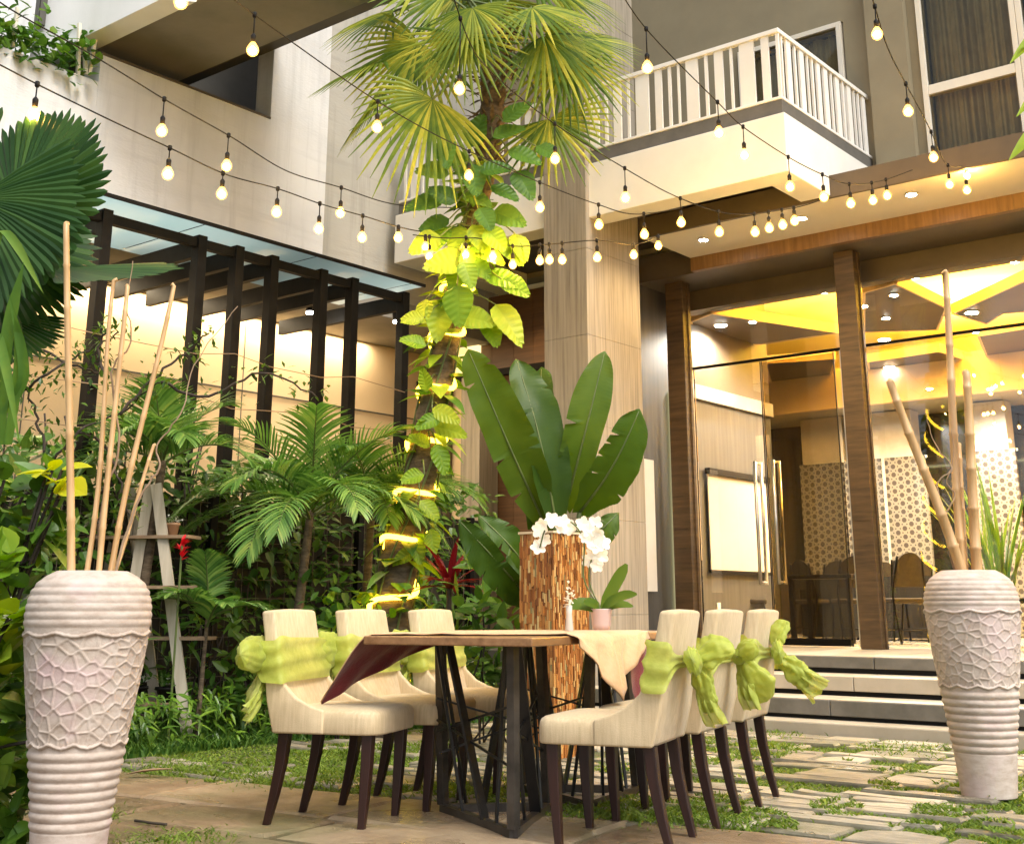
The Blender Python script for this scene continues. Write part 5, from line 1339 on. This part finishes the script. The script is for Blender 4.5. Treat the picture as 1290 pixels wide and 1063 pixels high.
# strappy plant at the left edge
sp = thing('strap_leaf_plant', 'plant with long arching pale green strap leaves at the left edge', 'plant', cg(-2.55,5.5))
m = MB()
for (b0, mid, e, W) in (((0,560),(8,430),(30,330),0.06),((5,520),(30,470),(12,372),0.05),((-20,420),(0,290),(55,370),0.055),((-30,500),(-5,420),(25,560),0.05),((10,560),(25,450),(18,400),0.05)):
    P = smoothpts([PD(*b0,5.45), PD(*mid,5.4), PD(*e,5.35)], 8); Q = []
    for i, p in enumerate(P):
        t = i/(len(P)-1); w = W/2*strap(t); Q += [p-RIGHT*w, p-TOCAM*0.3*w, p+RIGHT*w]
    m.grid(Q, len(P), 3)
for k in range(10):
    leaf(m, cg(-2.55+R_.uniform(-.1,.1),5.5+R_.uniform(-.1,.1),0.3), V((R_.gauss(0,.4),R_.gauss(0,.4),1)), TOCAM, R_.uniform(.6,1.2), 0.05, 0.8, 8, 0.2, strap)
m.build('leaves', G_mid, sp, smooth=True)
# ================================================================== HEDGE AT THE LEFT EDGE
def blobsampler(boxes, rr):
    def f():
        u0, v0, u1, v1, y0, y1 = rr.choice(boxes)
        p = PD(rr.uniform(u0,u1), rr.uniform(v0,v1), rr.uniform(y0,y1)); return p, TOCAM*0.6+V((0,0,0.35))+RIGHT*rr.uniform(-.3,.5)
    return f
def shrub(name, label, cat, base, count, boxes, Ls, Ws, mat, seed, stems=8, group=None, prof=None, mat2=None, frac=0.0, segs=4, droop=0.4):
    rr = random.Random(seed); t = thing(name, label, cat, base, 0, group); m = MB(); s = blobsampler(boxes, rr); st = MB()
    for _ in range(count):
        p, out = s(); d = V((rr.gauss(0,1), rr.gauss(0,1), rr.gauss(0,0.6)))*0.5+out; k = rr.uniform(0.7,1.2)
        leaf(m, p, d, V((rr.gauss(0,.4), rr.gauss(0,.4), 1))+TOCAM*0.5, rr.uniform(*Ls)*k, rr.uniform(*Ws)*k, droop, segs, 0.2, prof, 1 if (mat2 and rr.random() < frac) else 0)
        if rr.random() < stems/ max(1, count): st.tube(smoothpts([V(base)+V((rr.uniform(-.15,.15), rr.uniform(-.15,.15), 0)), V(base).lerp(p, 0.55)+V((0,0,0.1)), p], 5), 0.007, 5)
    m.build('foliage', [mat, mat2] if mat2 else mat, t)
    if st.v: st.build('stem', M_branch, t, smooth=True)
    return t
shrub('leafy_shrub', 'glossy dark green shrub with broad leaves to the left of the pink vase', 'shrub', cg(-2.45,5.35), 330, [(-40,600,88,720,5.3,5.7),(-40,700,45,900,5.1,5.6),(-40,880,45,1080,5.0,5.5)], (0.12,0.20), (0.08,0.13), G_dark, 31, 14, mat2=G_mid2, frac=0.5, segs=6)
shrub('lime_shrub', 'bright lime green leaves low against the left side of the pink vase', 'shrub', cg(-2.3,5.0), 48, [(-30,690,15,730,5.0,5.1),(-20,770,35,800,4.95,5.1),(-20,820,18,850,4.95,5.1)], (0.13,0.18), (0.09,0.12), G_lime, 33, 6, segs=5)
shrub('croton', 'small plant with bright yellow leaves above the hedge beside the leftmost bamboo pole', 'plant', cg(-2.35,5.45), 9, [(58,590,80,625,5.25,5.3)], (0.13,0.17), (0.08,0.11), G_yellow, 37, 5, segs=5)
shrub('low_hedge', 'dark low hedge of small leaves behind and below the pink vase', 'hedge', cg(-2.3,5.6), 420, [(-40,880,48,1080,5.15,5.5),(-40,760,48,900,5.5,5.8)], (0.05,0.09), (0.03,0.05), G_dark, 41, 8, mat2=G_mid2, frac=0.5, segs=3)
fl_ = shrub('white_flower_stem', 'small cluster of white flowers in the hedge by the pink vase', 'flower', cg(-2.12,5.0,0.1), 22, [(8,760,20,785,4.95,5.0)], (0.02,0.03), (0.015,0.02), M_petal, 43, 3, segs=2)
# dark twiggy branches against the tan wall
rb = random.Random(77)
tr = thing('twiggy_tree', 'dark twisted branches with tiny leaves in front of the tan wall on the left', 'tree', cg(-3.2,7.6))
m = MB(); lf = MB()
B_ = [((20,640),(60,590),(100,545),(150,520),(200,480)),((20,500),(60,470),(110,440),(150,420)),((60,590),(50,540),(38,500),(20,470)),((0,470),(40,440),(90,460),(130,470)),((150,520),(200,470),(240,440),(262,420)),((100,545),(130,560),(150,600),(160,650)),((130,470),(125,430),(140,410)),((200,480),(260,500),(330,470),(400,500))]
for br in B_:
    P = smoothpts([PD(u, v, 7.5+rb.uniform(-.15,.15)) for u, v in br], 6)
    for p in P: p += V((rb.uniform(-1,1), rb.uniform(-1,1), rb.uniform(-1,1)))*0.012
    m.tube(P, [0.011*(1-0.6*i/len(P)) for i in range(len(P))], 6)
    for p in P:
        for _ in range(5): leaf(lf, p+V((rb.gauss(0,.06),rb.gauss(0,.06),rb.gauss(0,.06))), V((rb.gauss(0,1),rb.gauss(0,1),rb.gauss(0,1))), V((0,0,1)), rb.uniform(.03,.07), rb.uniform(.018,.035), .3, 2)
m.tube(smoothpts([cg(-3.2,7.6,0), PD(15,720,7.55), PD(20,640,7.5)], 6), 0.03, 8)
m.build('branches', M_branch, tr, smooth=True); lf.build('foliage', G_dark, tr)
# ================================================================== TRELLIS FENCE WITH CLIMBERS
TX = -8.05
M_meshwire = M_noise('rusty_wire', (0.09,0.07,0.045), (0.15,0.12,0.08), 12, 0.7, 0)
M_backing = M_noise('backing_dark', (0.018,0.014,0.008), (0.035,0.028,0.016), 4, 0.9, 0.2)
tre = thing('trellis_fence', 'wire mesh trellis fence overgrown with climbers in front of the pergola posts', 'fence', (TX, 6.5, 0))
for y in (3.0, 4.6, 6.2, 7.8, 9.3): MB().box(TX-0.03, y-0.03, 0, TX+0.03, y+0.03, 1.75).build('post', M_darkmetal, tre)
m = MB()
for k in range(12): m.box(TX-0.002, 2.5, 0.1+k*0.145, TX+0.002, 9.6, 0.104+k*0.145)
for k in range(48): m.box(TX-0.0015, 2.5+k*0.149, 0.1, TX+0.0015, 2.5035+k*0.149, 1.72)
m.build('wire_mesh', M_meshwire, tre)
MB().box(TX-0.30, 2.5, 0, TX-0.22, 9.7, 1.75).build('dark_backing', M_backing, tre)  # added dark sheet, its colour stands for the shade behind the climbers
def wallleaves(name, label, cat, count, y0, y1, z0, z1, Ls, Ws, mat, seed, mat2=None, frac=0, x0=TX-0.12, x1=TX+0.14, dens=0.0, group=None):
    rr = random.Random(seed); t = thing(name, label, cat, ((x0+x1)/2, (y0+y1)/2, 0), 0, group); m = MB(); st = MB(); c = 0
    while c < count:
        y = rr.uniform(y0,y1); z = z0+(z1-z0)*rr.random()**1.15; x = rr.uniform(x0,x1)
        if noise.noise((y*1.7, z*2.1, seed)) < dens and rr.random() < 0.8: c += 0.3; continue
        c += 1
        leaf(m, (x,y,z), V((0.7+rr.gauss(0,.5), rr.gauss(0,.7), rr.gauss(-.1,.6))), V((0.5,-.3,1)), rr.uniform(*Ls), rr.uniform(*Ws), 0.5, 3, 0.2, heart if mat2 else None, 1 if (mat2 and rr.random() < frac) else 0)
    for k in range(int((y1-y0)*3)):
        y = rr.uniform(y0,y1); st.tube(smoothpts([(x0+.05,y,0),(x0+.1,y+rr.uniform(-.2,.2),z1*.4),(x0+.05,y+rr.uniform(-.4,.4),z1*.9)], 6), 0.008, 5)
    m.build('foliage', [mat, mat2] if mat2 else mat, t); st.build('stem', M_branch, t, smooth=True); return t
wallleaves('climber', 'dark climber covering the trellis fence behind the garden side chairs', 'climbing plant', 3000, 2.6, 9.6, 0.05, 2.05, (0.07,0.14), (0.04,0.09), G_dark, 51, G_mid, 0.36, dens=-0.18)
wallleaves('tall_hedge', 'dense dark hedge rising behind the trellis fence and the shelf ladder', 'hedge', 2300, 2.6, 9.5, 0.9, 2.12, (0.10,0.19), (0.06,0.11), G_dark, 53, G_mid, 0.22, x0=TX-0.42, x1=TX-0.12, dens=-0.2)
wallleaves('climber', 'airy fine climber on the upper wires in front of the tan wall', 'climbing plant', 300, 3.5, 9.3, 1.6, 2.55, (0.04,0.08), (0.025,0.05), G_mid, 57, G_dark, 0.5, x0=PXP-0.1, x1=PXP+0.25, dens=0.15)
wallleaves('border_hedge', 'low dense green border hedge between the paving and the left garden bed', 'hedge', 3600, 3.2, 9.2, 0.0, 0.36, (0.07,0.13), (0.018,0.034), G_mid2, 71, G_dark, 0.35, x0=-7.75, x1=-7.12, dens=-0.5)
# bed plants: each a plant of its own
bedspec = [((250,830),(40,50),9,(0.16,0.3),(0.03,0.05),G_mid,'spiky leaved plant by the foot of the shelf ladder'),((275,860),(45,40),40,(0.07,0.13),(0.04,0.07),G_mid,'small round leaved shrub between the shelf ladder and the first chair'),((450,790),(45,40),60,(0.10,0.16),(0.05,0.08),G_lime,'light green leafy plant between the first and second garden side chairs'),((420,770),(50,40),60,(0.08,0.15),(0.05,0.08),G_mid,'mid green plant behind the middle garden side chair'),((600,760),(30,50),40,(0.14,0.24),(0.05,0.08),G_mid,'leafy plant right of the lit palm foot'),((510,770),(30,45),40,(0.10,0.17),(0.06,0.09),G_lime,'yellow green plant at the foot of the lit palm'),((620,830),(40,60),70,(0.10,0.2),(0.05,0.09),G_dark,'dark plant filling the bed left of the mosaic pillar'),((540,840),(60,50),80,(0.08,0.14),(0.04,0.08),G_dark,'dark bushy plant behind the back garden side chair'),((330,820),(50,50),80,(0.08,0.14),(0.04,0.08),G_dark,'dark bushy plant just left of the first garden side chair')]
for k, ((u, v), (du, dv), cnt, Ls, Ws, mat, lab) in enumerate(bedspec):
    yc = 9.35 if u < 480 else 9.9
    if u > 590: yc = 8.9
    b = PD(u, v, yc); shrub('bed_plant', lab, 'plant', (b.x, b.y, 0), int(cnt*1.8), [(u-du,v-dv,u+du,v+dv,yc-0.25,yc+0.25),(u-du,v,u+du,880,yc-0.2,yc+0.2)], Ls, Ws, mat, 60+k, 4, 'leafy plants in the garden bed')
# cordyline with red leaves
t = thing('cordyline', 'dark red cordyline between the lit palm and the mosaic pillar', 'plant', PD(565,790,9.3)*1.0, 0); t.location.z = 0
m = MB(); b = PD(566,742,9.3)
for k in range(26):
    a = k*2.4; e = R_.uniform(0.2,1.3); d = (RIGHT*math.cos(a)+TOCAM*math.sin(a))*math.cos(e)+V((0,0,math.sin(e)))
    leaf(m, b, d, V((0,0,1)), R_.uniform(0.25,0.48), 0.055, 0.9, 6, 0.3)
m.build('leaves', G_red, t); MB().tube([V((b.x,b.y,0)), b], 0.02, 8).build('stem', M_branch, t)
# red flower in the bed
t = thing('red_ginger', 'bright red flower spike in the leaves right of the shelf ladder', 'flower', PD(228,800,8.75)); t.location.z = 0
m = MB(); b = PD(228,706,8.75)
for k in range(22): leaf(m, b+V((0,0,R_.uniform(0,.13))), V((R_.gauss(0,.7),R_.gauss(0,.7),.8)), V((0,0,1)), .07, .03, .2, 3)
m.build('petals', M_petalred, t); MB().tube([V((b.x,b.y,0)), b+V((0,0,.1))], 0.008, 6).build('stem', M_stemg, t)
# planter on the left building parapet
wz = zpl
rp = random.Random(90); t = thing('planter_shrub', 'bushy shrub spilling over the planter at the top left', 'shrub', (WL-0.15, PL(60,60).y, wz-0.02)); m = MB()
for _ in range(620):
    y = PL(rp.uniform(-60,122),60).y; z = wz+rp.uniform(-.06,.30)*(1 if rp.random() < .8 else 1.9); x = WL+rp.uniform(-.45,.10)
    leaf(m, (x,y,z), V((.6+rp.gauss(0,.5), rp.gauss(0,.6), rp.gauss(.1,.5))), V((.3,0,1)), rp.uniform(.08,.15), rp.uniform(.05,.09), .5, 3, .2)
m.build('foliage', [G_mid], t)
for k, (u, v, uu, vv) in enumerate(((98,98,100,30),(108,94,106,50),(112,95,120,50),(16,60,22,10))):
    p = PX(u,v,WL-0.05); q = PX(uu,vv,WL-0.05); MB().bar(p, q, 0.03, 0.03).build('stake', M_soffitw, t)
# ================================================================== SHELF LADDER
a1 = PD(193,610,8.0); 
lad = thing('shelf_ladder', 'bare timber step ladder used as a plant shelf in the left garden bed', 'shelf', cg(-2.55,8.7))
def gnd(u, v, yc): p = PD(u, v, yc); p.z = 0.0; return p
for ap, l, r in (((193,610),(140,9.2),(240,8.95)),((160,614),(100,9.4),(203,9.35))):
    yc = (l[1]+r[1])/2; A_ = PD(*ap, yc)
    MB().bar(gnd(l[0],900,l[1]), A_+RIGHT*-0.02, 0.075, 0.028, up=TOCAM).build('upright', M_shelfwood, lad)
    MB().bar(gnd(r[0],900,r[1]), A_+RIGHT*0.03+TOCAM*0.03, 0.075, 0.028, up=TOCAM).build('upright', M_shelfwood, lad)
shel = []
for v, ul, ur in ((678,105,245),(740,105,256),(803,100,265),(884,95,225)):
    p = PD(ul, v, 9.22); q = PD(ur, v, 9.05); q.z = p.z
    MB().bar(p, q, 0.22, 0.022).build('shelf_board', M_shelfwood2, lad); shel.append((p, q))
def smallpot(pos, r, h, label, lmat, petals, seed, potmat=M_terra):
    rr = random.Random(seed); t = thing('flower_pot', label, 'potted plant', pos, 0, 'small potted plants on the shelf ladder')
    MB().lathe([(r*.7,0),(r*.95,h*.8),(r*1.08,h*.82),(r*1.08,h),(r*.9,h),(r*.85,h*.85),(0.002,h*.84)], 16, pos).build('pot', potmat, t, smooth=True)
    m = MB()
    for _ in range(60):
        o = V((rr.gauss(0,r*.55), rr.gauss(0,r*.55), h+abs(rr.gauss(0,r*.5)))); leaf(m, V(pos)+o, V((rr.gauss(0,1),rr.gauss(0,1),.7)), V((0,0,1)), r*.5, r*.35, .3, 2, 0.2, None, 1 if rr.random() < petals else 0)
    m.build('foliage', [lmat, M_petal], t)
def onshelf(i, f): p, q = shel[i]; c = p.lerp(q, f); return V((c.x, c.y, c.z+0.0115))
smallpot(onshelf(0,0.80), 0.05, 0.09, 'small terracotta pot with white flowers on the right end of the top shelf board', G_dark, 0.55, 1)
smallpot(onshelf(0,0.14), 0.05, 0.09, 'small terracotta pot with white flowers seen between the bamboo poles', G_dark, 0.55, 2)
smallpot(onshelf(3,0.55), 0.10, 0.10, 'dark trough of small green plants on the lowest shelf board', G_mid, 0.1, 3, M_darkmetal)
smallpot(onshelf(3,0.90), 0.09, 0.10, 'black pot of green plants at the right end of the lowest shelf board', G_mid, 0.05, 4, M_darkmetal)
# ================================================================== ORCHID ON THE TABLE
ob = T(-2.42, 5.72, TZ+0.006)
orc = thing('orchid', 'white orchid in a pink pot on the table in front of the mosaic pillar', 'potted plant', ob)
MB().lathe([(0.036,0),(0.046,0.03),(0.052,0.10),(0.054,0.105),(0.047,0.105),(0.045,0.09),(0.002,0.09)], 24, ob).build('pot', M_pinkpot, orc, smooth=True)
m = MB()
for az, L_, W in ((170,.17,.085),(20,.16,.05),(60,.22,.06),(-40,.15,.06),(120,.12,.06)):
    a = math.radians(az); leaf(m, ob+V((0,0,.095)), RIGHT*math.cos(a)+TOCAM*.4*math.sin(a)+V((0,0,.5)), TOCAM+V((0,0,1)), L_, W, .8, 8, .2, paddle)
leaf(m, ob+V((0,0,.09)), RIGHT*.5+V((0,0,1)), TOCAM, .26, .06, .25, 8, .15, paddle)
m.build('leaves', G_banana, orc, smooth=True)
st = MB(); fls = []
yo = 6.2
def spray(px):
    P = smoothpts([ob+V((0,0,.1))]+[PD(u,v,yo) for u, v in px], 8); st.tube(P, 0.004, 5); return P
spray([(736,730),(735,680),(715,655),(690,662),(680,690)]); spray([(742,730),(748,690),(750,662),(748,690),(752,712)])
st.build('stems', M_stemg, orc, smooth=True)
def orchidflower(c, r, seed):
    rr = random.Random(seed); m = MB(); ph = rr.uniform(0,6); nn = (TOCAM+V((rr.gauss(0,.3),rr.gauss(0,.3),rr.gauss(0,.3)))).normalized(); s1_ = nn.orthogonal().normalized(); s2_ = nn.cross(s1_)
    for k in range(5):
        a = ph+2*PI*k/5; leaf(m, V(c), s1_*math.cos(a)+s2_*math.sin(a)+nn*.25, nn, r, r*.9, .1, 4, .15, lambda t: max(.35, math.sin(PI*min(1,t*.8+.18))**.5))
    m.build('flower', M_petal, orc)
for k, (u, v) in enumerate(((680,668),(686,680),(678,690),(683,660),(694,655),(710,657),(716,664),(706,665),(734,660),(742,668),(750,660),(755,672),(745,682),(738,676),(752,688),(759,684),(748,697),(757,700),(742,706),(752,712))):
    orchidflower(PD(u, v, yo+R_.uniform(-.05,.05)), R_.uniform(.034,.044), k)
# slim glass with white blossoms beside the orchid
gb = T(-2.50, 5.52, TZ+0.006)
t = thing('bud_vase', 'slim bud vase of tiny white blossoms left of the orchid pot', 'vase', gb)
MB().lathe([(0.018,0),(0.02,0.01),(0.014,0.08),(0.016,0.12)], 14, gb).build('glass', M_screen, t, smooth=True)
m = MB()
for _ in range(40): leaf(m, gb+V((R_.gauss(0,.010),R_.gauss(0,.010),.11+abs(R_.gauss(0,.05)))), V((R_.gauss(0,1),R_.gauss(0,1),R_.gauss(0,1))), V((0,0,1)), .022, .016, .2, 2)
m.build('blossoms', M_petal, t)
# ================================================================== RIGHT EDGE LEAVES, PLANT BY THE RIGHT VASE
t = thing('overhanging_plant', 'bright green leaf tips hanging in at the upper right edge', 'plant', PD(1330,120,7.5))
m = MB()
for (b0, tip, W) in (((1330,20),(1270,78),.10),((1340,85),(1278,145),.10),((1340,130),(1268,200),.12),((1330,40),(1282,60),.08)):
    p = PD(*b0,7.5); q = PD(*tip,7.4); leaf(m, p, q-p, TOCAM+V((0,0,1)), (q-p).length, W, .1, 8, .2)
m.build('leaves', G_lime, t, smooth=True); p9 = PD(1335,-60,7.5); MB().tube(smoothpts([V((p9.x+.6, 11.4, 11.2)), V((p9.x+.3, p9.y+1.2, 8.6)), p9, PD(1336,150,7.5)], 8), .014, 6).build('stem', M_stemg, t)
t = thing('grassy_plant', 'narrow leaved potted plant inside the hall behind the right vase', 'plant', atfloor(1262,13.2))
m = MB(); b = atfloor(1262,13.2)
MB().lathe([(0.12,0),(0.17,0.32),(0.15,0.32),(0.002,0.30)], 20, b).build('pot', M_darkmetal, t, smooth=True)
for k in range(34):
    a = R_.uniform(0,6.28); leaf(m, b+V((R_.gauss(0,.05),R_.gauss(0,.05),.3)), V((math.cos(a)*.35,math.sin(a)*.35,1)), V((math.cos(a),math.sin(a),.3)), R_.uniform(.9,1.8), .034, R_.uniform(.2,1.0), 8, .2, strap)
m.build('leaves', G_dark, t)
# ================================================================== GRASS
rg = random.Random(123)
def instone(x, y):
    for cx, cy, hx, hy, a in nearby(x, y):
        dx, dy = x-cx, y-cy; ca, sa = math.cos(a), math.sin(a); lx = dx*ca+dy*sa; ly = -dx*sa+dy*ca
        if abs(lx) < hx*0.95 and abs(ly) < hy*0.88: return True
    return False
cell = {}
for s_ in stones:
    for gx in range(int(math.floor(s_[0]-s_[2]-.1)), int(math.floor(s_[0]+s_[2]+.1))+1):
        for gy in range(int(math.floor(s_[1]-max(s_[2],s_[3]))), int(math.floor(s_[1]+max(s_[2],s_[3])))+1): cell.setdefault((gx,gy), []).append(s_)
def nearby(x, y): return cell.get((int(math.floor(x)), int(math.floor(y))), [])
m = MB()
def blade(x, y, z, h, w, lean):
    a = rg.uniform(0,6.28); dx, dy = math.cos(a)*w, math.sin(a)*w; lx, ly = rg.gauss(0,lean)*h, rg.gauss(0,lean)*h
    m.add([(x-dx,y-dy,z),(x+dx,y+dy,z),(x+dx*.7+lx*.5,y+dy*.7+ly*.5,z+h*.6),(x-dx*.7+lx*.5,y-dy*.7+ly*.5,z+h*.6),(x+lx*1.3,y+ly*1.3,z+h)], [(0,1,2,3),(3,2,4)])
cnt = 0; tries = 0
while cnt < 60000 and tries < 700000:
    tries += 1
    yc = 4.5+5.2*rg.random()**1.2; xc = rg.uniform(-0.46,0.46)*yc; q = cg(xc, yc)
    if q.x < GX0 or q.y > 8.84 or q.x > 3.6: continue
    nv = noise.noise((q.x*1.1, q.y*1.1, 7.0))+0.5*noise.noise((q.x*3.1, q.y*3.1, 2.0))
    st_ = instone(q.x, q.y); fz = flagzone(q.x, q.y)
    if st_:
        if fz: 
            if not (nv > 0.75): continue
        elif nv < 0.14: continue
    else:
        if nv < -0.5: continue
    z = 0.014 if st_ else -0.012
    k_ = 0.55+0.9*max(0, nv); blade(q.x, q.y, z, rg.uniform(0.010,0.032)*(0.5 if fz else 1)*k_, rg.uniform(0.003,0.0085), 1.1); cnt += 1
# a few taller tufts at the front and along the kerb
for u, v, du, n_ in ((210,1060,80,700),(130,1030,20,300),(1150,945,70,500),(985,922,40,400),(215,968,45,700),(330,985,60,500),(430,985,60,400),(560,995,50,500),(900,1040,80,400),(640,985,40,300)):
    for _ in range(n_):
        q = PZ(u+rg.gauss(0,du*.5), v+rg.gauss(0,6), 0); blade(q.x, q.y, 0.0, rg.uniform(.015,.04), .005, .9)
tag(m.build('grass', G_grass), 'short green grass growing between the paving stones', 'grass', kind='stuff')
# border of long grass by the left bed
m = MB(); 
for _ in range(17000):
    y = rg.uniform(2.2,9.0); x = rg.uniform(-7.95,GX0+0.05); edge = (x-(-7.95))/0.95
    blade(x, y, -0.012, rg.uniform(.10,.26)*(1-.7*edge), rg.uniform(.006,.012), .45)
tag(m.build('border_grass', M_leaf('border_grass_blade', [(0.1,(0.02,0.06,0.010)),(0.5,(0.05,0.12,0.018)),(0.9,(0.12,0.20,0.03))], .5, .3)), 'long green border grass along the left garden bed', 'grass', kind='stuff')
# fallen leaf on the path
m = MB(); p = PZ(160,975,0.03); leaf(m, p, RIGHT+V((0,0,.15)), V((0,0,1)), .26, .07, .1, 8, .3)
tag(m.build('fallen_leaf', M_shelfwood2, smooth=True), 'dry fallen leaf on the stone path beside the pink vase', 'leaf')
m = MB(); P = smoothpts([PZ(170,1033,.028), PZ(190,1036,.03), PZ(210,1038,.028)], 6); m.tube(P, .006, 6); tag(m.build('fallen_twig', M_branch, smooth=True), 'short dark twig lying on the stone path', 'twig')
